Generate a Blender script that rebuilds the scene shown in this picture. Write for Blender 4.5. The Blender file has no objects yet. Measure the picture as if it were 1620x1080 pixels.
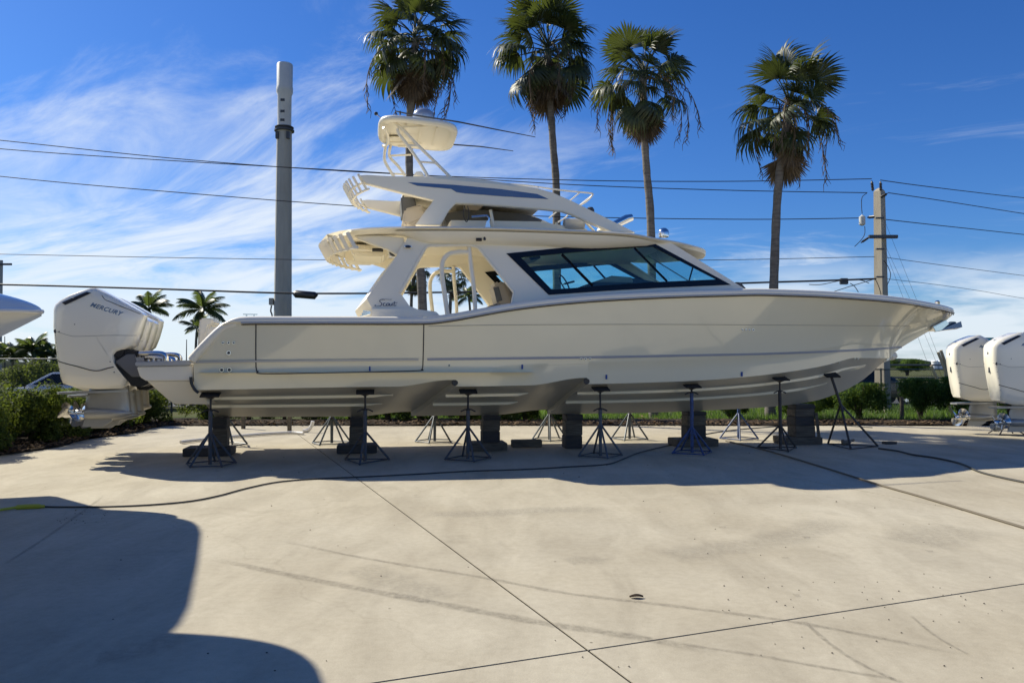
import bpy, bmesh, math, random
import numpy as np
from mathutils import Vector, Matrix
from mathutils.geometry import tessellate_polygon
R = math.radians
random.seed(7)
S = bpy.context.scene
COL = S.collection

# ------------------------------------------------------------------ camera
F_PX, EYE, PITCH = 1230.0, 1.70, math.atan(35 / 1230.0)
cam_d = bpy.data.cameras.new("camera")
cam = bpy.data.objects.new("camera", cam_d); COL.objects.link(cam)
cam_d.sensor_width = 36.0; cam_d.lens = F_PX / 1620 * 36
cam_d.clip_start = 0.05; cam_d.clip_end = 6000
cam.location = (0, 0, EYE); cam.rotation_euler = (R(90) + PITCH, 0, 0)
S.camera = cam

# ------------------------------------------------------------------ light
SUN_A, SUN_B = 1.0, 0.60              # shadow of a 1 m stick: right, towards the camera
SUN_EL = math.atan(1 / math.hypot(SUN_A, SUN_B))
SUN_AZ = math.atan2(-SUN_A, SUN_B)    # from +Y, clockwise
SKY_STRENGTH, SUN_STRENGTH, EXPOSURE = 0.072, 5.0, 0.40
w = bpy.data.worlds.new("World"); S.world = w; w.use_nodes = True
nt = w.node_tree; N = nt.nodes; L = nt.links
for n in list(N): N.remove(n)
def nd(t, **k):
    n = N.new(t)
    for a, b in k.items(): setattr(n, a, b)
    return n
def mth(op, a, b=None, c=None):
    n = nd('ShaderNodeMath', operation=op)
    for i, x in enumerate((a, b, c)):
        if x is None: continue
        if isinstance(x, (int, float)): n.inputs[i].default_value = x
        else: L.new(x, n.inputs[i])
    return n.outputs[0]
def mrange(x, a, b, c=0.0, d=1.0):
    n = nd('ShaderNodeMapRange', interpolation_type='SMOOTHSTEP')
    L.new(x, n.inputs[0])
    for i, q in enumerate((a, b, c, d)): n.inputs[i + 1].default_value = q
    return n.outputs[0]
out = nd('ShaderNodeOutputWorld')
sky = nd('ShaderNodeTexSky', sky_type='NISHITA', sun_disc=False)
sky.sun_elevation = SUN_EL; sky.sun_rotation = SUN_AZ % (2 * math.pi)
sky.altitude = 0; sky.air_density = 1.0; sky.dust_density = 0.35; sky.ozone_density = 2.6
hsv = nd('ShaderNodeHueSaturation'); hsv.inputs['Saturation'].default_value = 1.22
hsv.inputs['Hue'].default_value = 0.503
L.new(sky.outputs[0], hsv.inputs['Color'])
bg1 = nd('ShaderNodeBackground'); gain = nd('ShaderNodeMix', data_type='RGBA', blend_type='MULTIPLY'); gain.inputs[0].default_value = 1
L.new(hsv.outputs[0], gain.inputs[6]); gain.inputs[7].default_value = (.52, .83, 1.27, 1)
L.new(gain.outputs[2], bg1.inputs[0]); bg1.inputs[1].default_value = SKY_STRENGTH
tc = nd('ShaderNodeTexCoord'); sep = nd('ShaderNodeSeparateXYZ'); L.new(tc.outputs['Generated'], sep.inputs[0])
zz = mth('ADD', mth('MAXIMUM', sep.outputs[2], 0.0), 0.16)
cx = mth('DIVIDE', sep.outputs[0], zz); cy = mth('DIVIDE', sep.outputs[1], zz)
cmb = nd('ShaderNodeCombineXYZ')
L.new(mth('ADD', mth('MULTIPLY', cx, 0.75), mth('MULTIPLY', cy, -0.25)), cmb.inputs[0])
L.new(mth('ADD', mth('MULTIPLY', cy, 1.0), mth('MULTIPLY', cx, 0.45)), cmb.inputs[1])
def noise(vec, scale, det, rough, dist, loc):
    m = nd('ShaderNodeMapping'); m.inputs['Location'].default_value = loc
    L.new(vec, m.inputs[0])
    n = nd('ShaderNodeTexNoise'); L.new(m.outputs[0], n.inputs['Vector'])
    n.inputs['Scale'].default_value = scale; n.inputs['Detail'].default_value = det
    n.inputs['Roughness'].default_value = rough; n.inputs['Distortion'].default_value = dist
    return n.outputs['Fac']
wv = nd('ShaderNodeVectorMath', operation='MULTIPLY_ADD')      # bend the streaks
nw = nd('ShaderNodeTexNoise'); L.new(cmb.outputs[0], nw.inputs['Vector']); nw.inputs['Scale'].default_value = .42; nw.inputs['Detail'].default_value = 3
L.new(nw.outputs['Color'], wv.inputs[0]); wv.inputs[1].default_value = (1.1, 1.1, 0); L.new(cmb.outputs[0], wv.inputs[2])
st_ = nd('ShaderNodeMapping'); st_.inputs['Scale'].default_value = (.72, 1.5, 1); st_.inputs['Rotation'].default_value = (0, 0, R(24)); L.new(wv.outputs[0], st_.inputs[0])
n1 = noise(st_.outputs[0], 1.25, 13, 0.64, 0.9, (4.3, 6.1, 0))
n2 = noise(cmb.outputs[0], 0.50, 4, 0.5, 0.2, (1.9, 2.9, 0))
side = mrange(sep.outputs[0], 0.16, -0.30, -0.10, 0.05)          # the cirrus bank lies to one side
low = mrange(sep.outputs[2], 0.22, 0.03, 0.0, 0.05)
high = mrange(sep.outputs[2], 0.26, 0.40, 0.0, -0.13)
dens = mth('ADD', mth('ADD', mth('ADD', mth('MULTIPLY', n1, 0.66), mth('MULTIPLY', n2, 0.34)), side), mth('ADD', low, high))
mask = mth('MULTIPLY', mrange(dens, 0.425, 0.67), 0.88)
# puffy low band near the horizon
cv = nd('ShaderNodeCombineXYZ'); L.new(mth('MULTIPLY', sep.outputs[0], 1.0), cv.inputs[0]); L.new(sep.outputs[1], cv.inputs[1])
L.new(mth('MULTIPLY', sep.outputs[2], 4.2), cv.inputs[2])
n3 = noise(cv.outputs[0], 3.3, 8, 0.55, 0.25, (5.2, 0.4, 1.3))
band = mrange(sep.outputs[2], 0.14, 0.07)
mask2 = mth('MAXIMUM', mth('MULTIPLY', mth('MULTIPLY', mrange(n3, 0.385, 0.54), band), 0.82), mrange(sep.outputs[2], 0.07, 0.0, 0.0, 0.55))
mk = mth('MINIMUM', mth('MAXIMUM', mask, mask2), 0.9)
bg2 = nd('ShaderNodeBackground'); bg2.inputs[0].default_value = (0.86, 0.93, 1.0, 1); bg2.inputs[1].default_value = 0.76
mix = nd('ShaderNodeMixShader'); L.new(mk, mix.inputs[0]); L.new(bg1.outputs[0], mix.inputs[1]); L.new(bg2.outputs[0], mix.inputs[2])
L.new(mix.outputs[0], out.inputs[0])
sun_d = bpy.data.lights.new("sun", 'SUN'); sun_d.energy = SUN_STRENGTH; sun_d.angle = R(0.55); sun_d.color = (1.0, 0.935, 0.79)
sun = bpy.data.objects.new("sun", sun_d); COL.objects.link(sun)
sun.rotation_euler = Vector((SUN_A, -SUN_B, -1)).to_track_quat('-Z', 'Y').to_euler()
sun.location = (-20, 15, 25)
S.view_settings.view_transform = 'Standard'; S.view_settings.look = 'None'
S.view_settings.exposure = EXPOSURE; S.view_settings.gamma = 1.0
S.view_settings.use_curve_mapping = False
S.cycles.use_denoising = True; S.cycles.max_bounces = 10; S.cycles.transparent_max_bounces = 24
S.cycles.caustics_reflective = False; S.cycles.caustics_refractive = False
S.cycles.sample_clamp_indirect = 6

# ------------------------------------------------------------------ pixels to places
_cp, _sp = math.cos(PITCH), math.sin(PITCH)
def ray(x, y):
    a, b = x - 810.0, 540.0 - y
    return np.array((a, F_PX * _cp - b * _sp, F_PX * _sp + b * _cp)) / F_PX
def ground(x, y, z=0.0):
    d = ray(x, y); t = (z - EYE) / d[2]
    return Vector((d[0] * t, d[1] * t, z))
def atY(x, y, Y):
    d = ray(x, y); t = Y / d[1]
    return Vector((d[0] * t, Y, EYE + d[2] * t))
TH = R(10.0)                        # the boat's heading against the picture plane
BO = np.array((-6.437, 14.434))     # its aft platform edge on the centre line, on the ground
_U = np.array((math.cos(TH), math.sin(TH))); _V = np.array((-math.sin(TH), math.cos(TH)))
def bp(x, y, v):
    """pixel -> boat coordinates (u forward, v to port, w up) on the surface v = const or v(u, w)"""
    d = ray(x, y); o = -BO
    vv = v if not callable(v) else -1.8
    for _ in range(7 if callable(v) else 1):
        t = (vv - o.dot(_V)) / d[:2].dot(_V)
        p = d[:2] * t - BO
        u, ww = p.dot(_U), EYE + d[2] * t
        if callable(v): vv = v(u, ww)
    return Vector((u, vv, ww))

# ------------------------------------------------------------------ small tools
def pchip(xs, ys):
    xs = np.array(xs, float); ys = np.array(ys, float)
    o = np.argsort(xs); xs, ys = xs[o], ys[o]
    h = np.diff(xs); dl = np.diff(ys) / h; n = len(xs); m = np.zeros(n)
    for i in range(1, n - 1):
        if dl[i - 1] * dl[i] > 0:
            w1, w2 = 2 * h[i] + h[i - 1], h[i] + 2 * h[i - 1]
            m[i] = (w1 + w2) / (w1 / dl[i - 1] + w2 / dl[i])
    m[0], m[-1] = dl[0], dl[-1]
    def f(x):
        x = min(max(x, xs[0]), xs[-1]); i = min(max(int(np.searchsorted(xs, x)) - 1, 0), n - 2)
        t = (x - xs[i]) / h[i]
        return float((2*t**3-3*t*t+1)*ys[i] + (t**3-2*t*t+t)*h[i]*m[i] + (-2*t**3+3*t*t)*ys[i+1] + (t**3-t*t)*h[i]*m[i+1])
    return f
def sstep(a, b, x):
    t = min(max((x - a) / (b - a), 0), 1); return t * t * (3 - 2 * t)
def smooth_path(pts, k=6):
    pts = [Vector(p) for p in pts]
    if len(pts) < 3: return pts
    o = []
    for i in range(len(pts) - 1):
        p0 = pts[max(i - 1, 0)]; p1 = pts[i]; p2 = pts[i + 1]; p3 = pts[min(i + 2, len(pts) - 1)]
        for j in range(k):
            t = j / k
            o.append(0.5 * ((2 * p1) + (p2 - p0) * t + (2*p0 - 5*p1 + 4*p2 - p3) * t * t + (3*p1 - p0 - 3*p2 + p3) * t**3))
    o.append(pts[-1]); return o

class MB:
    def __init__(s): s.v, s.f = [], []
    def add(s, vs, fs):
        b = len(s.v); s.v += [tuple(x) for x in vs]; s.f += [tuple(b + i for i in q) for q in fs]; return s
    def box(s, c, d, rot=None):
        c = Vector(c); q = []
        for sx in (-.5, .5):
            for sy in (-.5, .5):
                for sz in (-.5, .5):
                    p = Vector((sx * d[0], sy * d[1], sz * d[2]))
                    q.append(c + (rot @ p if rot else p))
        return s.add(q, [(0, 1, 3, 2), (4, 6, 7, 5), (0, 4, 5, 1), (2, 3, 7, 6), (0, 2, 6, 4), (1, 5, 7, 3)])
    def prism(s, poly, off, holes=()):
        loops = [[Vector(p) for p in poly]] + [[Vector(p) for p in h] for h in holes]
        off = Vector(off); tri = tessellate_polygon(loops); flat = [p for l in loops for p in l]; n = len(flat)
        fs = [tuple(t) for t in tri] + [tuple(n + i for i in reversed(t)) for t in tri]
        b = 0
        for l in loops:
            m = len(l)
            for i in range(m):
                j = (i + 1) % m; fs.append((b + i, b + j, n + b + j, n + b + i))
            b += m
        return s.add(flat + [p + off for p in flat], fs)
    def grid(s, rows, cu=False, cv=False):
        m, n = len(rows), len(rows[0]); fs = []
        for i in range(m if cu else m - 1):
            for j in range(n if cv else n - 1):
                a, b = (i + 1) % m, (j + 1) % n
                fs.append((i * n + j, i * n + b, a * n + b, a * n + j))
        return s.add([p for r in rows for p in r], fs)
    def tube(s, pts, r, n=8, cap=True):
        pts = [Vector(p) for p in pts]; rows = []; up = None
        for i, p in enumerate(pts):
            t = (pts[min(i + 1, len(pts) - 1)] - pts[max(i - 1, 0)]).normalized()
            if up is None:
                up = Vector((0, 0, 1)) if abs(t.z) < .9 else Vector((1, 0, 0))
            a = (up - t * up.dot(t)).normalized(); up = a; b = t.cross(a)
            rr = r[i] if isinstance(r, (list, tuple)) else r
            rows.append([p + (a * math.cos(2*math.pi*k/n) + b * math.sin(2*math.pi*k/n)) * rr for k in range(n)])
        base = len(s.v); s.grid(rows, cv=True)
        if cap:
            s.f.append(tuple(base + k for k in reversed(range(n))))
            s.f.append(tuple(base + (len(pts) - 1) * n + k for k in range(n)))
        return s
    def lathe(s, prof, org, ax=(0, 0, 1), n=16):
        ax = Vector(ax).normalized(); a = ax.orthogonal().normalized(); b = ax.cross(a); org = Vector(org)
        return s.grid([[org + ax * h + (a * math.cos(2*math.pi*k/n) + b * math.sin(2*math.pi*k/n)) * max(r, 1e-4) for k in range(n)] for r, h in prof], cv=True)
    def mesh(s, name, mat, bevel=0, ang=35, seg=2, weld=True):
        me = bpy.data.meshes.new(name); me.from_pydata([tuple(p) for p in s.v], [], s.f)
        bm = bmesh.new(); bm.from_mesh(me)
        if weld: bmesh.ops.remove_doubles(bm, verts=bm.verts, dist=1e-5)
        bmesh.ops.recalc_face_normals(bm, faces=bm.faces)
        if bevel:
            es = [e for e in bm.edges if len(e.link_faces) == 2 and e.calc_face_angle(0) > R(28)]
            bmesh.ops.bevel(bm, geom=es, offset=bevel, segments=seg, affect='EDGES', clamp_overlap=True)
        bm.to_mesh(me); bm.free()
        me.polygons.foreach_set('use_smooth', [True] * len(me.polygons))
        me.set_sharp_from_angle(angle=R(ang))
        if mat: me.materials.append(mat)
        return me
    def build(s, name, mat, parent=None, **k):
        return link(name, s.mesh(name, mat, **k), parent)
def link(name, me, parent=None, loc=None, rot=None, scale=None):
    o = bpy.data.objects.new(name, me); COL.objects.link(o)
    if parent: o.parent = parent
    if loc is not None: o.location = loc
    if rot is not None: o.rotation_euler = rot
    if scale is not None: o.scale = scale
    return o
def tag(o, label, cat=None, group=None, kind=None):
    if label: o['label'] = label
    if cat: o['category'] = cat
    if group: o['group'] = group
    if kind: o['kind'] = kind
    return o
def thing(name, label, cat, loc=(0, 0, 0), rotz=0, group=None):
    o = bpy.data.objects.new(name, None); COL.objects.link(o); o.empty_display_size = 0.2
    o.location = loc; o.rotation_euler = (0, 0, rotz)
    return tag(o, label, cat, group)
def copy_tree(o, parent=None):
    c = o.copy(); COL.objects.link(c); c.parent = parent
    for ch in o.children: copy_tree(ch, c)
    return c

# ------------------------------------------------------------------ materials
def M(name, col, rough=.5, metal=0, var=0.0, vscale=4, bump=0, bscale=40, coat=0, spec=.5, col2=None, contrast=(.35, .7), island=0, stretch=None):
    m = bpy.data.materials.new(name); m.use_nodes = True; t = m.node_tree; b = t.nodes['Principled BSDF']
    b.inputs['Roughness'].default_value = rough; b.inputs['Metallic'].default_value = metal
    b.inputs['Coat Weight'].default_value = coat; b.inputs['Coat Roughness'].default_value = .04
    b.inputs['Specular IOR Level'].default_value = spec
    b.inputs['Base Color'].default_value = (*col, 1)
    tcn = t.nodes.new('ShaderNodeTexCoord'); vec = tcn.outputs['Object']
    if stretch:
        mp = t.nodes.new('ShaderNodeMapping'); mp.inputs['Scale'].default_value = stretch; t.links.new(vec, mp.inputs[0]); vec = mp.outputs[0]
    last = None
    if var or col2:
        n = t.nodes.new('ShaderNodeTexNoise'); n.inputs['Scale'].default_value = vscale; n.inputs['Detail'].default_value = 6
        n.inputs['Roughness'].default_value = .6; t.links.new(vec, n.inputs['Vector'])
        r = t.nodes.new('ShaderNodeValToRGB'); c2 = col2 or tuple(c * (1 - var) for c in col)
        r.color_ramp.elements[0].position = contrast[0]; r.color_ramp.elements[1].position = contrast[1]
        r.color_ramp.elements[0].color = (*c2, 1); r.color_ramp.elements[1].color = (*col, 1)
        t.links.new(n.outputs['Fac'], r.inputs[0]); last = r.outputs[0]
    if island:
        g = t.nodes.new('ShaderNodeNewGeometry'); h = t.nodes.new('ShaderNodeHueSaturation')
        mr = t.nodes.new('ShaderNodeMapRange'); mr.inputs[3].default_value = 1 - island; mr.inputs[4].default_value = 1 + island
        t.links.new(g.outputs['Random Per Island'], mr.inputs[0]); t.links.new(mr.outputs[0], h.inputs['Value'])
        if last: t.links.new(last, h.inputs['Color'])
        else: h.inputs['Color'].default_value = (*col, 1)
        last = h.outputs[0]
    if last: t.links.new(last, b.inputs['Base Color'])
    if bump:
        n = t.nodes.new('ShaderNodeTexNoise'); n.inputs['Scale'].default_value = bscale; n.inputs['Detail'].default_value = 5; t.links.new(vec, n.inputs['Vector'])
        bn = t.nodes.new('ShaderNodeBump'); bn.inputs['Strength'].default_value = bump; bn.inputs['Distance'].default_value = .02
        t.links.new(n.outputs['Fac'], bn.inputs['Height']); t.links.new(bn.outputs[0], b.inputs['Normal'])
    return m
def leafmat(name, col, trans=.35, rough=.45, island=.35, tcol=None):
    m = M(name, col, rough=rough, island=island, var=.3, vscale=1.5)
    t = m.node_tree; b = t.nodes['Principled BSDF']; o = t.nodes['Material Output']
    tr = t.nodes.new('ShaderNodeBsdfTranslucent'); tc_ = tcol or (col[0] * 1.5, col[1] * 1.6, col[2] * .7); tr.inputs[0].default_value = (*tc_, 1)
    mx = t.nodes.new('ShaderNodeMixShader'); mx.inputs[0].default_value = trans
    t.links.new(b.outputs[0], mx.inputs[1]); t.links.new(tr.outputs[0], mx.inputs[2]); t.links.new(mx.outputs[0], o.inputs[0])
    return m
def glassmat(name, tint, refl=1.0):
    m = bpy.data.materials.new(name); m.use_nodes = True; t = m.node_tree
    for n in list(t.nodes): t.nodes.remove(n)
    o = t.nodes.new('ShaderNodeOutputMaterial'); tr = t.nodes.new('ShaderNodeBsdfTransparent'); tr.inputs[0].default_value = (*tint, 1)
    gl = t.nodes.new('ShaderNodeBsdfGlossy'); gl.inputs['Roughness'].default_value = .02
    fr = t.nodes.new('ShaderNodeFresnel'); fr.inputs[0].default_value = 1.5
    mu = t.nodes.new('ShaderNodeMath'); mu.operation = 'MULTIPLY'; mu.inputs[1].default_value = refl; t.links.new(fr.outputs[0], mu.inputs[0])
    mx = t.nodes.new('ShaderNodeMixShader'); t.links.new(mu.outputs[0], mx.inputs[0]); t.links.new(tr.outputs[0], mx.inputs[1]); t.links.new(gl.outputs[0], mx.inputs[2])
    t.links.new(mx.outputs[0], o.inputs[0]); return m
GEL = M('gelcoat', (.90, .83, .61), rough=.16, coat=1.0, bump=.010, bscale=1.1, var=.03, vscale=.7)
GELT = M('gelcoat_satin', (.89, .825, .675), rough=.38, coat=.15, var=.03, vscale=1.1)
GELB = M('gelcoat_shaded', (.50, .47, .39), rough=.38, coat=.1, var=.10, vscale=1.4)  # hull gelcoat darkened: shade under the boat put into the colour
ENGW = M('engine_white_paint', (.90, .85, .71), rough=.2, coat=.7, bump=.008, bscale=2)
ENGG = M('engine_leg_paint', (.36, .355, .33), rough=.32, metal=.35, coat=.3, var=.08, vscale=6)
STEEL = M('stainless', (.78, .77, .75), rough=.13, metal=1)
RAILM = M('rub_rail_grey', (.50, .50, .50), rough=.35, metal=.35)
STRIPE = M('accent_grey', (.34, .36, .41), rough=.3, coat=.3)
BLACK = M('black_plastic', (.013, .014, .018), rough=.35)
BLKG = M('black_gloss', (.006, .007, .011), rough=.18, spec=.3)
GEL.node_tree.nodes['Principled BSDF'].inputs['Coat IOR'].default_value = 1.7
DGREY = M('dark_grey', (.055, .06, .07), rough=.5)
SEAM = M('seam_shadow_gap', (.07, .065, .06), rough=.8)
SEAML = M('seam_light', (.36, .34, .30), rough=.6)
BLUEG = M('blue_glass', (.045, .10, .235), rough=.06, coat=.6)
GLASS = glassmat('tinted_glass', (.76, .92, .93))
LENS = M('lamp_lens', (.35, .36, .37), rough=.15, coat=.5)
VINYL = M('seat_vinyl', (.52, .46, .38), rough=.5, bump=.05, bscale=120)
VINYLG = M('seat_vinyl_grey', (.14, .145, .15), rough=.5, bump=.05, bscale=120)
LETTER = M('lettering_grey', (.085, .10, .14), rough=.3)
TAPE = M('blue_tape', (.02, .07, .28), rough=.6)

# ================================================================== SETTING
def concrete_mat():
    m = bpy.data.materials.new('concrete'); m.use_nodes = True; t = m.node_tree; b = t.nodes['Principled BSDF']
    b.inputs['Roughness'].default_value = .85; b.inputs['Specular IOR Level'].default_value = .3
    g = t.nodes.new('ShaderNodeNewGeometry')
    def nz(sc, det, ro=.6, stretch=None, dist=0):
        n = t.nodes.new('ShaderNodeTexNoise'); n.inputs['Scale'].default_value = sc; n.inputs['Detail'].default_value = det; n.inputs['Roughness'].default_value = ro; n.inputs['Distortion'].default_value = dist
        v = g.outputs['Position']
        if stretch:
            mp = t.nodes.new('ShaderNodeMapping'); mp.inputs['Scale'].default_value = stretch; mp.inputs['Rotation'].default_value = (0, 0, R(-20)); t.links.new(v, mp.inputs[0]); v = mp.outputs[0]
        t.links.new(v, n.inputs['Vector']); return n.outputs['Fac']
    def ramp(f, e):
        r = t.nodes.new('ShaderNodeValToRGB'); cr = r.color_ramp
        while len(cr.elements) < len(e): cr.elements.new(.5)
        for q, (p, c) in zip(cr.elements, e): q.position = p; q.color = (*c, 1) if len(c) == 3 else c
        t.links.new(f, r.inputs[0]); return r.outputs[0]
    def mulc(a, c, f=1.0):
        x = t.nodes.new('ShaderNodeMix'); x.data_type = 'RGBA'; x.blend_type = 'MULTIPLY'; x.inputs[0].default_value = f
        t.links.new(a, x.inputs[6]); t.links.new(c, x.inputs[7]); return x.outputs[2]
    base = ramp(nz(.35, 5), [(.3, (.455, .40, .29)), (.7, (.555, .505, .387))])
    base = mulc(base, ramp(nz(1.6, 8, .65, (1, .35, 1), .6), [(.33, (.80, .79, .78)), (.62, (1, 1, 1))]))
    base = mulc(base, ramp(nz(14, 6, .7), [(.3, (.86, .85, .84)), (.6, (1, 1, 1))]), .8)
    base = mulc(base, ramp(nz(110, 3), [(.35, (.88, .88, .88)), (.65, (1.0, 1.0, 1.0))]), .8)
    base = mulc(base, ramp(nz(.9, 6, .6, None, .4), [(.60, (1, 1, 1)), (.72, (.74, .73, .71))]), .6)
    # sparse dark specks
    vo = t.nodes.new('ShaderNodeTexVoronoi'); vo.inputs['Scale'].default_value = 2.3; t.links.new(g.outputs['Position'], vo.inputs['Vector'])
    base = mulc(base, ramp(vo.outputs['Distance'], [(.022, (.22, .2, .18)), (.032, (1, 1, 1))]), .8)
    # very faint hairline cracks
    v2 = t.nodes.new('ShaderNodeTexVoronoi'); v2.feature = 'DISTANCE_TO_EDGE'; v2.inputs['Scale'].default_value = .16; 
    dn = t.nodes.new('ShaderNodeTexNoise'); dn.inputs['Scale'].default_value = .9; dn.inputs['Detail'].default_value = 6; t.links.new(g.outputs['Position'], dn.inputs['Vector'])
    ad = t.nodes.new('ShaderNodeVectorMath'); ad.operation = 'MULTIPLY_ADD'; t.links.new(dn.outputs['Color'], ad.inputs[0]); ad.inputs[1].default_value = (1.6, 1.6, 0); t.links.new(g.outputs['Position'], ad.inputs[2]); t.links.new(ad.outputs[0], v2.inputs['Vector'])
    base = mulc(base, ramp(v2.outputs['Distance'], [(.0004, (.6, .58, .55)), (.0010, (1, 1, 1))]), .2)
    t.links.new(base, b.inputs['Base Color'])
    bn = t.nodes.new('ShaderNodeBump'); bn.inputs['Strength'].default_value = .22; bn.inputs['Distance'].default_value = .01
    t.links.new(nz(60, 6, .7), bn.inputs['Height']); t.links.new(bn.outputs[0], b.inputs['Normal'])
    return m
CONC = concrete_mat()
JOINT = M('joint_dirt', (.03, .028, .024), rough=1, spec=.1)
SOIL = M('soil', (.055, .042, .03), rough=1, spec=.1, var=.6, vscale=3, bump=.6, bscale=12)
FIELD = M('field', (.075, .10, .035), rough=1, spec=.05, col2=(.10, .095, .05), vscale=.25, bump=.4, bscale=6)
GRASSM = leafmat('grass_blade', (.085, .15, .028), trans=.4, tcol=(.20, .33, .04))
CHIP = M('mulch_chip', (.11, .075, .045), rough=1, spec=.1, island=.7)
ASPH = M('asphalt', (.06, .06, .062), rough=.9, var=.2, vscale=4)

tag(MB().add([(-3000, -400, -.06), (3000, -400, -.06), (3000, 5000, -.06), (-3000, 5000, -.06)], [(0, 1, 2, 3)]).build('ground', FIELD), None, kind='structure')
# concrete yard: a dirty base with slabs proud of it; the gaps are the joints
yard = tag(MB().add([(-9.6, -12, -.006), (40, -12, -.006), (40, 21.6, -.006), (-9.6, 21.6, -.006)], [(0, 1, 2, 3)]).build('concrete_pavement', JOINT), None, kind='structure')
Q = np.array(ground(930, 1028)[:2]); d1 = np.array((-.3693, .9293)); d2 = np.array((.9293, .3693))
def clip(poly, n, c):
    o = []
    for i, p in enumerate(poly):
        q = poly[(i + 1) % len(poly)]; a, b = p.dot(n) - c, q.dot(n) - c
        if a <= 0: o.append(p)
        if (a < 0) != (b < 0): o.append(p + (q - p) * (a / (a - b)))
    return o
S1 = [-24.4, -18.3, -12.2, -6.05, 0, 6.06, 12.1, 18.2, 24.3, 30.4, 36.5]; S2 = [-22, -11, 0, 16.5, 30]
EDGE = [(np.array((0., 1.)), 21.5), (np.array((0., -1.)), 12.), (np.array((1., 0.)), 40.), (np.array((-1., 0.)), 9.5)]
for i in range(len(S1) - 1):
    for j in range(len(S2) - 1):
        g = .009
        q = [Q + d2 * a + d1 * b for a, b in ((S1[i] + g, S2[j] + g), (S1[i + 1] - g, S2[j] + g), (S1[i + 1] - g, S2[j + 1] - g), (S1[i] + g, S2[j + 1] - g))]
        for n_, c_ in EDGE:
            if q: q = clip(q, n_, c_)
        if len(q) < 3: continue
        MB().prism([(p[0], p[1], -.05) for p in q], (0, 0, .05)).build('slab', CONC, yard, ang=20)

# soil bed along the yard's edge, with leaf litter
rng = random.Random(3)
def bed(name, pts):
    m = MB(); rows = []
    for (x, y), (x2, y2) in pts:
        n = 7
        rows.append([(x + (x2 - x) * k / n, y + (y2 - y) * k / n, .02 + .05 * math.sin(math.pi * k / n) + rng.uniform(-.02, .03)) for k in range(n + 1)])
    return tag(m.grid(rows).build(name, SOIL, weld=False), None, kind='structure')
bed('soil_bed', [((-12 + k * .8, 21.35 + .12 * math.sin(k)), (-12 + k * .8, 23.6 + .3 * math.sin(k * .7))) for k in range(66)])
bed('soil_bed', [((-9.35 + .15 * math.sin(k * 1.1), 8 + k * .6), (-14.5, 8 + k * .6)) for k in range(24)])
def scatter_tris(n, fn, mat, name, size, up=.3):
    m = MB()
    for _ in range(n):
        p = Vector(fn()); a = rng.uniform(0, 6.28); s_ = size * rng.uniform(.5, 1.5)
        d = Vector((math.cos(a), math.sin(a), rng.uniform(-up, up))) * s_; e = Vector((-math.sin(a), math.cos(a), rng.uniform(-up, up))) * s_ * .35
        m.add([p - d, p + e, p + d, p - e], [(0, 1, 2, 3)])
    return tag(m.build(name, mat, weld=False), None, kind='stuff')
tag(scatter_tris(5200, lambda: (rng.uniform(-10, 22), 21.25 + abs(rng.gauss(0, .8)), .05 + rng.random() * .05), CHIP, 'leaf_litter', .06, .5), 'brown dead leaves and bark chips strewn along the bed behind the boat', 'leaf litter')
tag(scatter_tris(2600, lambda: (-9.2 - abs(rng.gauss(0, .8)), rng.uniform(9, 22), .05 + rng.random() * .05), CHIP, 'leaf_litter', .05, .5), 'brown dead leaves and twigs under the hedge beside the engines', 'leaf litter')
# grass behind the bed
m = MB()
for _ in range(26000):
    x = rng.uniform(-6, 24); y = 22.9 + 8.5 * rng.random() ** 1.4; h = rng.uniform(.07, .2); a = rng.uniform(0, 6.28); wd = .014
    lx, ly = rng.gauss(0, .06), rng.gauss(0, .06)
    m.add([(x - wd * math.cos(a), y - wd * math.sin(a), -.05), (x + wd * math.cos(a), y + wd * math.sin(a), -.05), (x + lx, y + ly, h)], [(0, 1, 2)])
tag(m.build('grass', GRASSM, weld=False), 'bright green grass strip between the soil bed and the fence', 'grass', kind='stuff')
tag(MB().add([(-60, 31.5, -.05), (60, 31.5, -.05), (60, 38.5, -.05), (-60, 38.5, -.05)], [(0, 1, 2, 3)]).build('road', ASPH), None, kind='structure')
# tyre marks and stains: flat marks on the slabs
def mark_mat(name, alpha, col):
    m = M(name, col, rough=.95, spec=.1); t = m.node_tree; b = t.nodes['Principled BSDF']
    g = t.nodes.new('ShaderNodeNewGeometry'); n = t.nodes.new('ShaderNodeTexNoise'); n.inputs['Scale'].default_value = 22; n.inputs['Detail'].default_value = 8; n.inputs['Roughness'].default_value = .7
    t.links.new(g.outputs['Position'], n.inputs['Vector'])
    r = t.nodes.new('ShaderNodeMapRange'); r.inputs[1].default_value = .30; r.inputs[2].default_value = .70; r.inputs[4].default_value = alpha; t.links.new(n.outputs['Fac'], r.inputs[0])
    at = t.nodes.new('ShaderNodeVertexColor'); at.layer_name = 'fade'
    mu = t.nodes.new('ShaderNodeMath'); mu.operation = 'MULTIPLY'; t.links.new(r.outputs[0], mu.inputs[0]); t.links.new(at.outputs['Color'], mu.inputs[1]); t.links.new(mu.outputs[0], b.inputs['Alpha'])
    return m
MARK = mark_mat('tyre_rubber_mark', .34, (.10, .09, .078)); STAIN = mark_mat('damp_stain', .2, (.17, .16, .145))
zmark = [.0025]
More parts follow.
